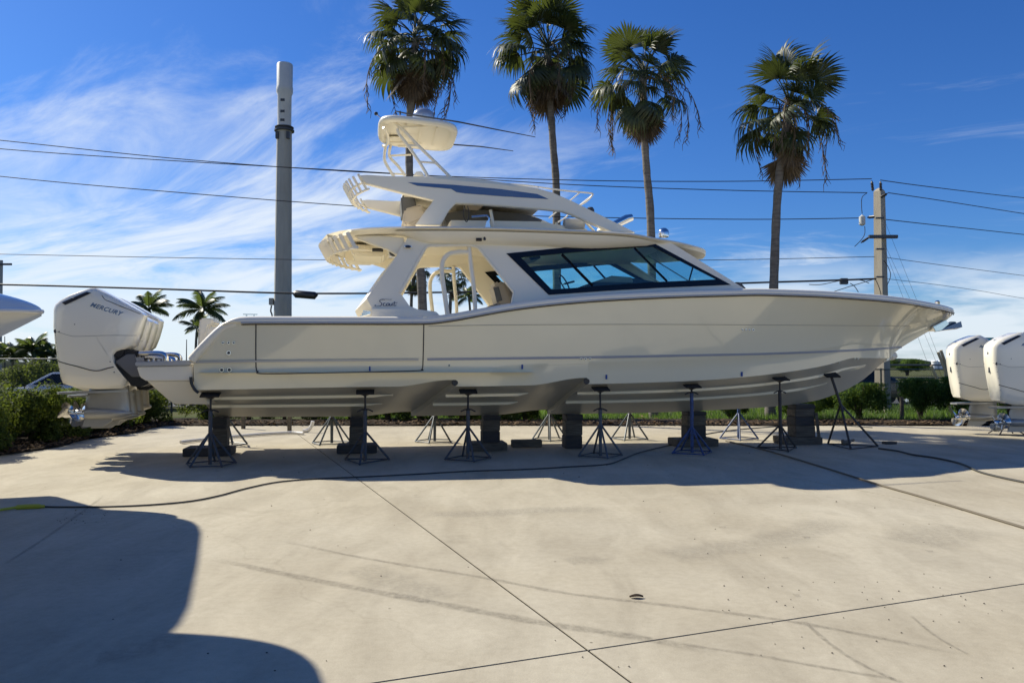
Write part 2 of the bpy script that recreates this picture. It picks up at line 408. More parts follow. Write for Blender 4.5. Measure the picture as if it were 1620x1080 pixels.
def mark(pxs, wid, mat, name='tyre_mark', k=8):
    zmark[0] += .0004
    c = smooth_path([ground(x, y, zmark[0]) for x, y in pxs], k); vs, fs, cl = [], [], []
    n = len(c)
    for i, p in enumerate(c):
        t = (c[min(i + 1, n - 1)] - c[max(i - 1, 0)]).normalized(); s_ = Vector((-t.y, t.x, 0))
        e = min(1, min(i, n - 1 - i) / (n * .12))
        for q, f in ((-1, 0), (-.45, e), (.45, e), (1, 0)):
            vs.append(p + s_ * wid * q * .5 * (1 + .15 * math.sin(i * 1.3))); cl.append(f)
        if i:
            b = 4 * (i - 1); fs += [(b + j, b + j + 1, b + j + 5, b + j + 4) for j in range(3)]
    me = bpy.data.meshes.new(name); me.from_pydata([tuple(v) for v in vs], [], fs); me.materials.append(mat)
    ca = me.color_attributes.new('fade', 'FLOAT_COLOR', 'POINT')
    for i, f in enumerate(cl): ca.data[i].color = (f, f, f, 1)
    link(name, me, yard)
mark([(335, 883), (440, 905), (540, 925), (700, 955), (850, 983), (1000, 1006), (1140, 1032)], .13, MARK)
mark([(440, 854), (540, 875), (640, 893), (760, 912), (900, 938), (1060, 957), (1250, 982), (1400, 1010), (1530, 1036)], .075, MARK)
mark([(1080, 1018), (1200, 1036), (1300, 1054), (1430, 1076)], .05, MARK)
mark([(1270, 980), (1310, 1015), (1360, 1048), (1440, 1085)], .04, MARK)
mark([(1440, 972), (1480, 1005), (1535, 1036)], .028, MARK)
mark([(5, 893), (60, 858), (122, 815), (165, 783)], .05, MARK)
mark([(1440, 860), (1480, 848), (1540, 835)], .9, STAIN, 'stain')
mark([(895, 888), (925, 885), (960, 888)], .32, STAIN, 'stain')
mark([(670, 812), (760, 812), (860, 806), (960, 806)], .45, STAIN, 'stain')
mark([(150, 1040), (220, 1030), (280, 1000)], .3, STAIN, 'stain')
mark([(560, 895), (640, 925), (700, 950)], .5, STAIN, 'stain')
mark([(1050, 880), (1120, 870), (1240, 850), (1330, 820)], .6, STAIN, 'stain')

# small seeds and grit on the slabs
m = MB(); rg = random.Random(17)
for n_, x0, x1, y0, y1 in ((26, 90, 170, 806, 828), (42, 1140, 1600, 905, 985), (12, 1130, 1610, 985, 1075), (18, 120, 1100, 790, 1070), (14, 1000, 1500, 780, 880), (40, 300, 1300, 700, 760)):
    for _ in range(n_):
        c = ground(rg.uniform(x0, x1), rg.uniform(y0, y1), .004); r_ = rg.uniform(.0025, .006) * (1 if c.y < 9 else 1.6)
        m.add([c + Vector((r_ * 1.5, 0, 0)), c + Vector((0, r_, 0)), c + Vector((-r_ * 1.5, 0, 0)), c + Vector((0, -r_, 0)), c + Vector((0, 0, r_)), c + Vector((0, 0, -.003))], [(0, 1, 4), (1, 2, 4), (2, 3, 4), (3, 0, 4), (1, 0, 5), (2, 1, 5), (3, 2, 5), (0, 3, 5)])
tag(m.build('scattered_seeds', M('dark_seed', (.05, .04, .03), rough=.9), weld=False), 'tiny dark seeds and grit scattered over the sunny concrete', 'seeds', kind='stuff')
for i, (x, y, rr) in enumerate(((1276, 849, .045), (1471, 871, .04), (1242, 881, .025), (1260, 940, .03), (1143, 833, .03))):
    mark([(x - 6, y), (x, y), (x + 6, y + .4)], rr * 2, MARK, 'oil_spot', 4)

# ================================================================== THE YACHT
yacht = thing('motor_yacht', 'large cream white motor yacht with tower propped on stands and blocks', 'yacht', (BO[0], BO[1], 0), TH)
UE = 16.50
def vg(u): return 2.06 * max(0.0, 1 - max(0, (u - 7.2) / (UE - 7.2)) ** 2.5) ** .72 - .12 * sstep(3.5, .8, u)
def vc(u): return 1.74 * max(0.0, 1 - max(0, (u - 5.6) / (15.05 - 5.6)) ** 2.4) ** .85 if u < 15.05 else 0.0
def trace(px, vf):
    pts = [bp(x, y, vf) for x, y in px]; return pchip([p.x for p in pts], [p.z for p in pts])
SHEER_PX = [(296, 571), (312, 553), (330, 534), (345, 519), (356, 512), (400, 510), (520, 510), (672, 510), (710, 506), (750, 499), (800, 490), (860, 482), (950, 474), (1050, 469), (1150, 466), (1210, 465), (1280, 467), (1350, 471), (1420, 477), (1465, 484)]
sh = [bp(x, y, lambda u, w_: -vg(u)) for x, y in SHEER_PX]; tip = bp(1506, 496, 0.0)
print('tip', tip, [round(p.x, 2) for p in sh], [round(p.z, 2) for p in sh])
UE = tip.x
wg = pchip([p.x for p in sh] + [UE], [p.z for p in sh] + [tip.z])
wc0 = trace([(300, 617), (330, 616.5), (500, 613), (600, 611.5), (740, 611), (850, 609), (950, 607), (1100, 602), (1180, 596), (1240, 589), (1300, 579), (1347, 566)], lambda u, w_: -vc(u))
kp = [bp(x, y, 0.0) for x, y in [(330, 659), (450, 659), (640, 658), (850, 655), (1000, 653), (1140, 648), (1220, 643), (1288, 634), (1325, 622), (1347, 612), (1370, 597), (1392, 577), (1424, 551), (1451, 534.5), (1475, 520.5), (1495, 508), (1506, 499)]]
wk = pchip([0] + [p.x for p in kp], [kp[0].z] + [p.z for p in kp])
UH = bp(304, 600, -1.9).x
US1, US2 = bp(722, 604, -1.8).x, bp(931, 603, -1.8).x
def lift(u):
    for us in (US1, US2):
        if us - 1.05 < u <= us: return .115 * sstep(us - 1.05, us - .12, u)
    return 0.0
def wc(u): return max(wc0(u), wk(u))
def wtop(u): return wg(u) if u > 2.2 else max(wg(u), wg(2.2))
def wn(u): return wc(u) + (wtop(u) - wc(u)) * .25
def pw(u): return 1.0 + .85 * sstep(8.5, 14.5, u)
def kn(u): return .0035 * sstep(15.4, 13.5, u)
def side_v(u, z):
    t = max(0, (z - wc(u)) / max(wtop(u) - wc(u), 1e-4))
    return vc(u) + (vg(u) - vc(u)) * t ** pw(u) + (kn(u) * (1 - t) / .75 if t >= .2499 else 0)
SV = lambda u, z: -side_v(u, z)
us = sorted(set([UH + (UE - UH) * k / 130 for k in range(131)] + [US1 - .002, US1 + .002, US2 - .002, US2 + .002] + [UE - .02, UE - .06, UE - .12]))
for sg in (-1, 1):
    rows = []
    for u in us:
        lo = wc(u) + lift(u); k_ = wn(u); top = max(wg(u), k_); r = []
        for t in (0, .5, .985): z = lo + (k_ - lo) * t; r.append((u, sg * side_v(u, z), z))
        for t in (.0, .04, .12, .24, .36, .48, .6, .7, .8, .88, .95, 1):
            z = k_ + (top - k_) * t; r.append((u, sg * side_v(u, z), z))
        rows.append(r)
    MB().grid(rows).build('hull_side', GEL, yacht, ang=30)
    # bottom in three runs, parted by two raked steps
    steps = [(UH, UH), (bp(650, 657, 0).x, US1), (bp(866, 655, 0).x, US2), (15.03, 15.03)]
    bot = MB(); prev = None
    ss = [0, .12, .25, .37, .5, .62, .75, .88, 1]
    for k in range(3):
        n = [22, 16, 44][k]; rows = []
        for i in range(n + 1):
            r = []
            for s_ in ss:
                e = .002 if k else 0
                ua = steps[k][0] + (steps[k][1] - steps[k][0]) * s_ ** .8 + e
                ub = steps[k + 1][0] + (steps[k + 1][1] - steps[k + 1][0]) * s_ ** .8
                u = ua + (ub - ua) * i / n
                lf = (.115 * s_ + .085 * (1 - s_)) * sstep(ub - 1.05, ub - .12, u) if k < 2 else 0
                z = wk(u) + (wc(u) - wk(u)) * (s_ + .05 * math.sin(math.pi * s_)) + lf
                r.append((u, sg * vc(u) * s_, z))
            rows.append(r)
        if prev: bot.grid([prev, rows[0]])
        bot.grid(rows); prev = rows[-1]
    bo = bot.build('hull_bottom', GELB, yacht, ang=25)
    for k in range(3):
        for s_ in (.40, .70):
            a = steps[k][0] + (steps[k][1] - steps[k][0]) * s_ ** .8 + .04; b = steps[k + 1][0] + (steps[k + 1][1] - steps[k + 1][0]) * s_ ** .8 - (.9 if k < 2 else .9 + (.7 - s_) * 3)
            rows = []
            for i in range(41):
                u = a + (b - a) * i / 40; f = min(1, (1 - i / 40) * 8 + .02)
                z = wk(u) + (wc(u) - wk(u)) * (s_ + .05 * math.sin(math.pi * s_)); v0 = vc(u) * s_; sl = (wc(u) - wk(u)) / max(vc(u), .3)
                rows.append([(u, sg * (v0 - .085), z - .085 * sl + .012), (u, sg * (v0 + .004), z - .045 * f), (u, sg * (v0 + .012), z + .02)])
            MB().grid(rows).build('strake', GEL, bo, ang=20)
for us_, (x, y) in ((US1, (720, 605)), (US2, (930, 603))):
    for sg in (-1, 1):
        c = bp(x, y, -1.80); MB().lathe([(.0, -.02), (.05, -.02), (.056, .0), (.05, .006), (0, .004)], (c.x, sg * (side_v(c.x, c.z) + .004), c.z), (0, sg, 0), 14).build('step_vent', BLACK, yacht)
# transom, deck, gunwale caps, rub rails
sec = [us[0]]; u0 = us[0]
prof = [(u0, -side_v(u0, z), z) for z in np.linspace(wc(u0), wn(u0), 4)] + [(u0, -side_v(u0, wg(u0)), wg(u0) + .002)]
MB().add(prof + [(p[0], -p[1], p[2]) for p in reversed(prof)] + [(u0, 0, wk(u0))], [tuple(range(2 * len(prof) + 1))]).build('transom', GELT, yacht)
rows = [[(u, -vg(u) * (1 - .02), wg(u) - .01), (u, -vg(u) * .5, wg(u) + .03), (u, 0, wg(u) + .04), (u, vg(u) * .5, wg(u) + .03), (u, vg(u) * .98, wg(u) - .01)] for u in np.linspace(6.2, UE - .05, 60)]
MB().grid(rows).build('deck', GELT, yacht)
rows = [[(u, -vg(u) + .04, 1.55), (u, 0, 1.56), (u, vg(u) - .04, 1.55)] for u in np.linspace(UH + .1, 6.6, 12)]
MB().grid(rows).build('cockpit_sole', GELT, yacht)
UC0 = bp(352, 512, -1.95).x
for sg in (-1, 1):
    q_ = [bp(x, y, lambda u, w_: -vg(u)) for x, y in [(297, 570), (312, 553), (330, 534.5), (345, 520.5), (356, 514), (372, 511)]]
    MB().tube(smooth_path([Vector((p.x + .03, -sg * (p.y + .075) if sg > 0 else p.y + .075, p.z - .01)) for p in q_], 6), [.02] + [.075] * 29 + [.05], 10).build('quarter_coaming', GELT, yacht, ang=60)
for sg in (-1, 1):
    rows = []
    for u in list(np.linspace(UC0, UE - .25, 110)) + [UE - .15, UE - .08, UE - .03]:
        v, z = max(vg(u), .02), wg(u); tp = min(1, (u - UC0) / .25 + .15)
        rows.append([(u, sg * (v + .004), z - .006), (u, sg * (v + .03), z + .012), (u, sg * (v + .032), z + .045 * tp), (u, sg * (v + .012), z + .085 * tp), (u, sg * (v - .05), z + .105 * tp), (u, sg * max(v - .22, .0), z + .095 * tp), (u, sg * max(v - .24, 0), z - .02)])
    MB().grid(rows).build('gunwale_cap', GELT, yacht, ang=50)
    path = [(u, sg * (max(vg(u), 0) + .030), wg(u) - .004) for u in list(np.linspace(UC0 + .3, UE - .25, 100)) + [UE - .12, UE - .05, UE - .01]]
    MB().tube(path, .015, 7).build('rub_rail', RAILM, yacht)
    path = [(u, sg * (max(vg(u), 0) + .012), wg(u) - .034) for u in list(np.linspace(UC0 + .3, UE - .25, 100)) + [UE - .12, UE - .05, UE - .012]]
    MB().tube(path, .009, 5).build('rub_rail_insert', SEAM, yacht)
def strip(px, hgt, mat, name, off=.004, both=True, k=8, depth=.004):
    c = smooth_path([bp(x, y, SV) for x, y in px], k)
    for sg in ((-1, 1) if both else (-1,)):
        rows = []
        for i, p in enumerate(c):
            t = (c[min(i + 1, len(c) - 1)] - c[max(i - 1, 0)]).normalized(); nz_ = Vector((-t.z, 0, t.x)).normalized() * hgt / 2
            a, b = p + nz_, p - nz_
            rows.append([(a.x, sg * (side_v(a.x, a.z) + off - depth), a.z), (a.x, sg * (side_v(a.x, a.z) + off + .012), a.z), (b.x, sg * (side_v(b.x, b.z) + off + .012), b.z), (b.x, sg * (side_v(b.x, b.z) + off - depth), b.z)])
        MB().grid(rows).build(name, mat, yacht, ang=30)
strip([(300, 573), (400, 571.5), (520, 570.5), (662, 569)], .032, RAILM, 'side_rail', off=.02)
strip([(676, 568.5), (800, 567), (950, 565), (1100, 562), (1200, 560), (1300, 556.5), (1380, 552.5), (1426, 549)], .042, STRIPE, 'accent_stripe', off=.002)
strip([(678, 516), (800, 514), (1000, 513), (1200, 514), (1350, 515), (1440, 516)], .008, SEAML, 'hull_seam', off=-.004)
# side boarding door: gasket line round a panel
DOOR = [(405, 513), (405, 580), (409, 587), (414, 591), (500, 590), (655, 586.5), (666, 584), (669, 577), (670.5, 513)]
strip([(x, y) for x, y in DOOR[:3]], .018, SEAM, 'door_gap', off=-.003, k=3)
strip([(x, y) for x, y in DOOR[2:7]], .016, SEAM, 'door_gap', off=-.003, k=5)
strip([(x, y) for x, y in DOOR[6:]], .018, SEAM, 'door_gap', off=-.003, k=3)
# through-hull fittings, tape marks
def fitting(x, y, r, mat=DGREY, ring=True, vf=None):
    c = bp(x, y, vf or SV); c.y -= .006
    f = MB().lathe([(r * .72, .012), (r, .012), (r * 1.05, .004), (r * 1.05, -.02)], c, (0, -1, 0), 14).build('through_hull_fitting', STEEL, yacht) if ring else None
    MB().lathe([(0, .006), (r * .74, .006), (r * .74, -.02)], c, (0, -1, 0), 12).build('fitting_core', mat, f or yacht)
for x, y, r in [(353, 542, .022), (362, 542, .022), (370, 542, .022), (362, 558, .036), (351, 585, .036), (363, 585, .036), (919, 567.5, .022), (926, 567.5, .022), (933, 567.5, .022), (710.5, 578, .022), (1174, 521.5, .018), (1179.5, 521.5, .018), (1185, 521.5, .018), (1191, 521.5, .022), (1352, 567, .016), (1357, 567, .016), (1327, 574, .012)]: fitting(x, y, r)
for x, y in [(585, 583), (826, 580), (959, 596), (1173, 591.5)]:
    a, b = bp(x - 1.2, y - 3.6, SV), bp(x + 1.2, y + 3.6, SV)
    MB().box((a + b) / 2 + Vector((0, -.012, 0)), (abs(a.x - b.x), .006, abs(a.z - b.z))).build('tape_mark', TAPE, yacht)
# aft platform and engine bracket
def lowpoly(px, v): return [bp(x, y, v) for x, y in px]
pl = lowpoly([(216, 580), (305, 578), (305, 602), (231, 602.5), (221, 596)], -1.74)
MB().prism(pl, (0, 3.48, 0)).build('engine_platform', GELT, yacht, bevel=.015)
a = lowpoly([(231, 602), (306, 601.5), (326, 641), (268, 641), (258, 632)], -1.74)
b = lowpoly([(231, 602), (306, 601.5), (326, 641), (268, 641), (258, 632)], -1.74)
for q, p in zip((0, 0, .30, .30, .22), a): p.y = -1.72 + q
b = [Vector((p.x, -p.y, p.z)) for p in a]
m = MB(); n = len(a); m.add(a + b, [tuple(range(n)), tuple(range(2 * n - 1, n - 1, -1))] + [(i, (i + 1) % n, n + (i + 1) % n, n + i) for i in range(n)])
br = m.build('engine_bracket', GELT, yacht, bevel=.02)
for x in (289, 304):
    c = bp(x, 640, -1.40); MB().lathe([(0, -.01), (.05, -.01), (.05, .01), (0, .012)], (c.x, -1.36, c.z - .001), (0, 0, -1), 12).build('drain_hole', BLACK, br)
tr = lowpoly([(213, 572.5), (302, 569.5), (302, 577.5), (214, 579.5)], -1.77)
MB().prism(tr, (0, 3.54, 0)).build('platform_rail', RAILM, yacht, bevel=.014)
MB().tube(smooth_path([bp(x, y, -1.80) for x, y in [(302, 596), (303, 606), (308, 616), (314, 621)]], 5), .025, 7).build('transom_bracket', BLACK, yacht)
# rounded aft shoulder seats / transom module seen over the quarter
for px, v0, v1 in (([(316, 503), (336, 503), (338, 512), (330, 516), (322, 548), (312, 550), (314, 520)], .4, 1.1), ([(330, 517), (352, 516), (350, 524), (322, 552), (312, 555)], -.6, .6), ([(338, 522), (362, 520), (366, 560), (316, 560)], -1.5, -.7)):
    MB().prism([bp(x, y, v0) for x, y in px], (0, v1 - v0, 0)).build('transom_seat', GELT, yacht, bevel=.03)
c = bp(396, 499, -1.75); cl = MB(); cl.box(c + Vector((0, 0, .02)), (.24, .03, .018)); cl.box(c + Vector((-.06, 0, -.01)), (.025, .025, .06)); cl.box(c + Vector((.06, 0, -.01)), (.025, .025, .06)); cl.build('mooring_cleat', STEEL, yacht, bevel=.006)
c = bp(1208, 459, -1.2); cl = MB(); cl.box(c + Vector((0, 0, .02)), (.24, .03, .018)); cl.box(c + Vector((-.06, 0, -.02)), (.025, .025, .07)); cl.box(c + Vector((.06, 0, -.02)), (.025, .025, .07)); cl.build('mooring_cleat', STEEL, yacht, bevel=.006)
for x, y in ((672, 505),): c = bp(x, y, -2.02); MB().lathe([(0, .03), (.05, .025), (.055, 0), (.05, -.05)], c + Vector((0, -.03, 0)), (0, -1, 0), 12).build('hinge_boss', GELT, yacht)
# anchor, roller, bow eye
ro = MB().prism([bp(x, y, -.12) for x, y in [(1476, 517), (1497, 506), (1502, 512), (1490, 522), (1480, 524)]], (0, .24, 0)).build('anchor_roller', STEEL, yacht, bevel=.01)
ANCH = M('anchor_steel', (.30, .29, .27), rough=.22, metal=.9)
an = MB(); pts = [bp(x, y, 0) for x, y in [(1478, 525), (1492, 514), (1504, 508.5), (1511, 508.5), (1513, 513), (1511, 517.5), (1498, 521)]]
an.prism([p + Vector((0, -.035, 0)) for p in pts], (0, .07, 0)); an.build('anchor', ANCH, yacht, bevel=.012)
bl = [bp(1480, 524.5, 0), bp(1512, 510, 0), bp(1513, 517, 0)]
MB().add([bl[0], bl[1] + Vector((0, -.16, .02)), bl[2] + Vector((0, -.18, -.01)), bl[1] + Vector((0, .16, .02)), bl[2] + Vector((0, .18, -.01)), bl[1] + Vector((0, 0, -.02)), bl[2] + Vector((0, 0, -.05))], [(0, 1, 5), (1, 2, 6, 5), (0, 2, 1), (0, 5, 3), (3, 5, 6, 4), (0, 3, 4), (0, 4, 6), (0, 6, 2)]).build('anchor_fluke', ANCH, yacht, ang=20)
th = MB(); c = bp(1408, 566, 0); d = bp(1424, 560, 0)
th.tube([bp(1396, 570, -.02), bp(1412, 563, 0)], [.05, .075], 12); th.lathe([(0, -.02), (.085, -.01), (.09, .06), (.07, .12), (0, .13)], bp(1409, 564, 0), (1, 0, .35), 14); th.build('bow_eye', GELT, yacht, ang=40)
ey = MB(); ey.box(bp(1405, 566, -.10), (.14, .05, .06), Matrix.Rotation(-.6, 3, 'Y')); ey.build('bow_eye_fitting', STEEL, yacht, bevel=.015)
c = bp(1483, 477.5, 0); MB().lathe([(.05, -.06), (.055, 0), (.03, .03), (0, .035)], c, (0, 0, 1), 12).build('bow_light', STEEL, yacht)
c = bp(1183, 457, -.6); bx = MB(); bx.prism([bp(x, y, -.7) for x, y in [(1164, 446), (1172, 446), (1186, 462), (1172, 462)]], (0, 1.2, 0)); bx.build('foredeck_hatch', DGREY, yacht, bevel=.02)

# ------------------------------------------------------------------ cabin
def CV(u, z): return -(1.60 - .13 * (z - 2.4) - .028 * (u - 8))
def cpts(px, off=0.0): return [bp(x, y, lambda u, z: CV(u, z) + off) for x, y in px]
OUT = [(588, 506), (590, 490), (580, 472), (627, 405), (634, 392), (645, 376), (760, 372), (900, 375), (1010, 372), (1054, 379), (1185, 461), (1190, 468), (1100, 472), (1000, 477), (900, 484), (860, 489), (800, 497), (740, 506), (700, 509)]
HOLE = [(633, 463), (673, 392), (680, 389), (745, 388), (757, 392), (813, 462), (808, 488), (750, 499), (700, 503), (690, 493), (660, 489), (648, 484)]
WOUT = [(801, 401), (900, 391), (1029, 382), (1156, 450.5), (1050, 455), (960, 460), (868, 466.5)]
WIN = [(824, 407.5), (900, 400), (1028, 390), (1034, 390.5), (1134, 442), (1040, 446), (960, 451), (873, 458.5)]
def wall(sg):
    f = lambda P: [Vector((p.x, -sg * p.y if sg > 0 else p.y, p.z)) for p in P]
    o, h, wo = f(cpts(OUT)), f(cpts(HOLE)), f(cpts(WOUT))
    cs = MB().prism(o, (0, -sg * .09, 0), [h, wo]).build('cabin_side', GELT, yacht, ang=20)
    wi = f(cpts(WIN)); s2 = Vector((0, sg * .012, 0))
    MB().prism([p + s2 for p in wo], (0, -sg * .05, 0), [wi and [p + s2 for p in wi]]).build('window_frame', BLKG, cs, ang=20)
    gi = [p - Vector((0, sg * .012, 0)) for p in f(cpts(WIN))]
    MB().prism(gi, (0, -sg * .006, 0)).build('window_pane', GLASS, cs)
    for (a, b, wd) in (((889, 402), (938, 452), .055), ((1004, 392), (1056, 445), .045), ((1097, 422), (1091, 443), .03)):
        p, q = f(cpts([a]))[0], f(cpts([b]))[0]; s3 = Vector((0, -sg * .02, 0))
        MB().tube([p + s3, q + s3], wd / 2, 4).build('window_mullion', BLKG, cs)
    # raised moulding round the doorway
    hp = f(cpts(HOLE)); MB().tube(hp[:7], .028, 6).build('doorway_trim', GELT, cs)
    return cs
wall(-1); wall(1)
near = lambda px, off=0: cpts(px, off)
# pillar base, inner aft face
bs = MB().prism(near([(588, 488), (630, 488), (662, 489), (684, 494), (693, 503), (693, 508), (588, 508)], -.08), (0, .30, 0)).build('pillar_base', GELT, yacht, bevel=.02)
for sg in (-1, 1):
    o = near([(581, 472), (628, 404), (603, 430), (561, 490), (567, 504), (589, 504), (591, 490)])
    q = [Vector((p.x, p.y * -sg, p.z)) for p in o]
    for i in (2, 3, 4): q[i].y += -sg * .30 * (1 if sg > 0 else 1)
    q = [Vector((p.x, p.y, p.z)) for p in q]
    MB().add(q, [(0, 1, 2, 3), (0, 3, 4, 6), (4, 5, 6)]).build('pillar_fairing', GELT, yacht, ang=20)
lv = MB()
for k in range(3): a, b = near([(570 + 2 * k, 500 - 4 * k), (586, 492 - 1.5 * k + 4)], -.01)[0:2]; lv.tube([a, b], .018, 6)
lv.build('vent_louvre', STEEL, yacht)
# windscreen across the front
A, B = near([(1050, 381)])[0], near([(1180, 459)])[0]
def front(t, s_): p = A.lerp(B, t); return Vector((p.x, p.y * s_, p.z))
fr = MB()
for s0, s1 in ((-1, -.93), (-.03, .03), (.93, 1)): fr.add([front(0, s0), front(0, s1), front(1, s1), front(1, s0)], [(0, 1, 2, 3)])
for t0, t1 in ((0, .1), (.92, 1.0)): fr.add([front(t0, -1) + Vector((.003, 0, .003)), front(t0, 1) + Vector((.003, 0, .003)), front(t1, 1) + Vector((.003, 0, .003)), front(t1, -1) + Vector((.003, 0, .003))], [(0, 1, 2, 3)])
fr.build('windscreen_frame', BLKG, yacht)
d = Vector((-.01, 0, -.01))
MB().add([front(.05, -.98) + d, front(.05, .98) + d, front(.97, .98) + d, front(.97, -.98) + d], [(0, 1, 2, 3)]).build('windscreen', GLASS, yacht)
# interior
def ib(px, v0, v1, mat, name, bev=.03): return MB().prism([bp(x, y, v0) for x, y in px], (0, v1 - v0, 0)).build(name, mat, yacht, bevel=bev)
ib([(915, 462), (935, 447), (965, 437), (1005, 440), (1120, 460), (1120, 480), (915, 480)], -1.0, 1.2, DGREY, 'helm_console')
ib([(938, 446), (968, 436), (1000, 438.5), (1002, 447)], -1.02, .2, VINYL, 'dash_top', .01)
wp = [Vector((0, .19 * math.cos(t), .19 * math.sin(t))) for t in np.linspace(0, 2 * math.pi, 25)]
sw = Matrix.Rotation(-.5, 3, 'Y'); c = bp(893, 449, -.6)
wl = MB().tube([c + sw @ p for p in wp], .014, 6, cap=False); wl.tube([c + sw @ Vector((0, -.18, 0)), c + sw @ Vector((0, .18, 0))], .012, 6); wl.tube([c, c + sw @ Vector((.2, 0, -.05))], .02, 6); wl.build('steering_wheel', BLACK, yacht)
for v0, v1, dx in ((-.95, -.35, 0), (-.25, .35, 6), (.45, 1.05, 12)):
    st = MB().prism([bp(x + dx, y, v0) for x, y in [(779, 450), (790, 443), (800, 447), (812, 475), (808, 488), (790, 488)]], (0, v1 - v0, 0)).build('helm_seat', VINYL, yacht, bevel=.05)
    MB().prism([bp(x + dx, y, v0 - .012) for x, y in [(781, 455), (789, 453), (795, 475), (786, 478)]], (0, .02, 0)).build('seat_panel', VINYLG, st, bevel=.004)
    MB().prism([bp(x + dx, y, v0 + .03) for x, y in [(768, 486), (792, 478), (800, 484), (800, 494), (768, 494)]], (0, v1 - v0 - .06, 0)).build('seat_cushion', VINYLG, st, bevel=.03)
ib([(822, 384), (1030, 380), (1040, 386), (822, 392)], -1.35, 1.35, GELT, 'headliner', .01)
ib([(835, 404), (852, 401), (856, 408), (840, 412)], -.9, -.3, BLACK, 'overhead_radio', .01)
# doorway grab rails
for sg in (-1, 1):
    for px, r in (([(709, 505), (704, 470), (699, 430), (701, 412), (710, 402), (724, 399), (741, 399)], .042), ([(742, 390), (745, 420), (750, 460), (752, 496)], .038)):
        p = [Vector((q.x, q.y * -sg, q.z)) for q in near(px, .05 if sg < 0 else .05)]
        MB().tube(smooth_path(p, 6), r, 9).build('grab_rail', GELT, yacht)
# ------------------------------------------------------------------ hardtop
HT_TOP = pchip(*zip(*[(p.x, p.z) for p in [bp(x, y, -1.72) for x, y in [(545, 366), (560, 362), (640, 358.5), (800, 360), (960, 366), (1040, 372.5), (1118, 380)]]]))
U_A, U_F = bp(556, 363, -1.72).x, bp(1118, 381, -.2).x
AFT = .62
def ht_hw(u): return 1.74 * (max(0.0, 1 - max(0, (u - (U_F - 2.6)) / 2.6) ** 2.6) ** .6) * (1 - .10 * sstep(U_A + 5, U_F - 1.5, u))
rows_t, rows_b = [], []
uu = list(np.linspace(U_A, U_F - .25, 54)) + [U_F - .15, U_F - .07, U_F - .02, U_F]
def aftu(u, s_): return u - AFT * (1 - s_ * s_) * sstep(U_A + 2.0, U_A, u)
secs = [-1, -.985, -.95, -.8, -.5, 0, .5, .8, .95, .985, 1]
rows = []
for u in uu:
    hw = max(ht_hw(u), .01); z = HT_TOP(u); r = []
    for s_ in secs: r.append((aftu(u, s_), s_ * hw, z + .05 * (1 - s_ * s_) + (.0 if abs(s_) < .99 else -.025)))
    for s_ in reversed(secs):
        th_ = .075 + .03 * (1 - s_ ** 4) - (.035 if abs(s_) > .98 else 0)
        r.append((aftu(u, s_), s_ * hw * .985, z - th_))
    rows.append(r)
ht = MB().grid(rows, cv=True); n = len(rows[0])
ht.f.append(tuple(reversed(range(n)))); ht.build('hardtop', GELT, yacht, ang=40)
# coved soffit boxes under the roof: aft overhang beams and the side cove
for sg in (-1, 1):
    rows = []
    for u in np.linspace(U_A + .75, U_F - 1.25, 40):
        z = HT_TOP(u); hw = ht_hw(u); k = 1 - .75 * sstep(U_F - 3.0, U_F - 1.3, u); e = sstep(U_A + .75, U_A + 1.4, u)
        rows.append([(u, sg * (hw - .05), z - .07), (u, sg * (hw - .09), z - .07 - .08 * k * e), (u, sg * (hw - .17), z - .09 - .16 * k * e), (u, sg * (hw - .34), z - .09 - .20 * k * e), (u, sg * (hw - .42), z - .08)])
    MB().grid(rows).build('roof_cove', GELT, yacht, ang=50)
    w0 = [bp(x, y, -1.45) for x, y in [(560, 372), (600, 372), (640, 376), (640, 404), (628, 404), (612, 394), (588, 386), (566, 378)]]
    w0 = [Vector((p.x, p.y * -sg, p.z)) for p in w0]
    MB().prism(w0, (0, -sg * .16, 0)).build('roof_bracket', GELT, yacht, bevel=.02)
# aft rod-holder fins on the bowed roof edge
nf = 17
for k in range(nf):
    s_ = -.96 + 1.92 * k / (nf - 1); hw = ht_hw(U_A); b_ = Vector((aftu(U_A, s_) - .03, s_ * hw, HT_TOP(U_A) - .06)); q = b_ + Vector((.14, 0, -.27)); y_ = Vector((0, .022, 0))
    MB().prism([b_ - y_ + Vector((-.025, 0, 0)), b_ - y_ + Vector((.04, 0, .03)), q - y_ + Vector((.045, 0, .01)), q - y_ + Vector((-.015, 0, -.01))], (0, .044, 0)).build('rod_holder_fin', GELT, yacht, bevel=.01)
MB().tube([(aftu(U_A, s_) + .15, s_ * ht_hw(U_A), HT_TOP(U_A) - .30) for s_ in np.linspace(-.96, .96, 21)], .026, 7).build('rod_holder_bar', GELT, yacht)
for s_, dz in ((-.5, .20), (.35, .20)):
    c = Vector((U_A + .35, s_ * 1.7, HT_TOP(U_A) - dz - .02)); f = MB().tube([c + Vector((-.32, 0, 0)), c], .024, 8).build('rod_holder', GELT, yacht)
    MB().tube([c, c + Vector((.2, 0, 0))], .035, 8).build('rod_holder_grip', BLACK, f)
ib([(560, 377), (625, 378), (618, 400), (585, 412), (545, 411), (548, 395)], .5, 1.3, GELT, 'aft_locker', .03)
ib([(552, 386), (618, 388), (606, 405), (560, 404)], -.7, .4, GELT, 'aft_locker', .03)
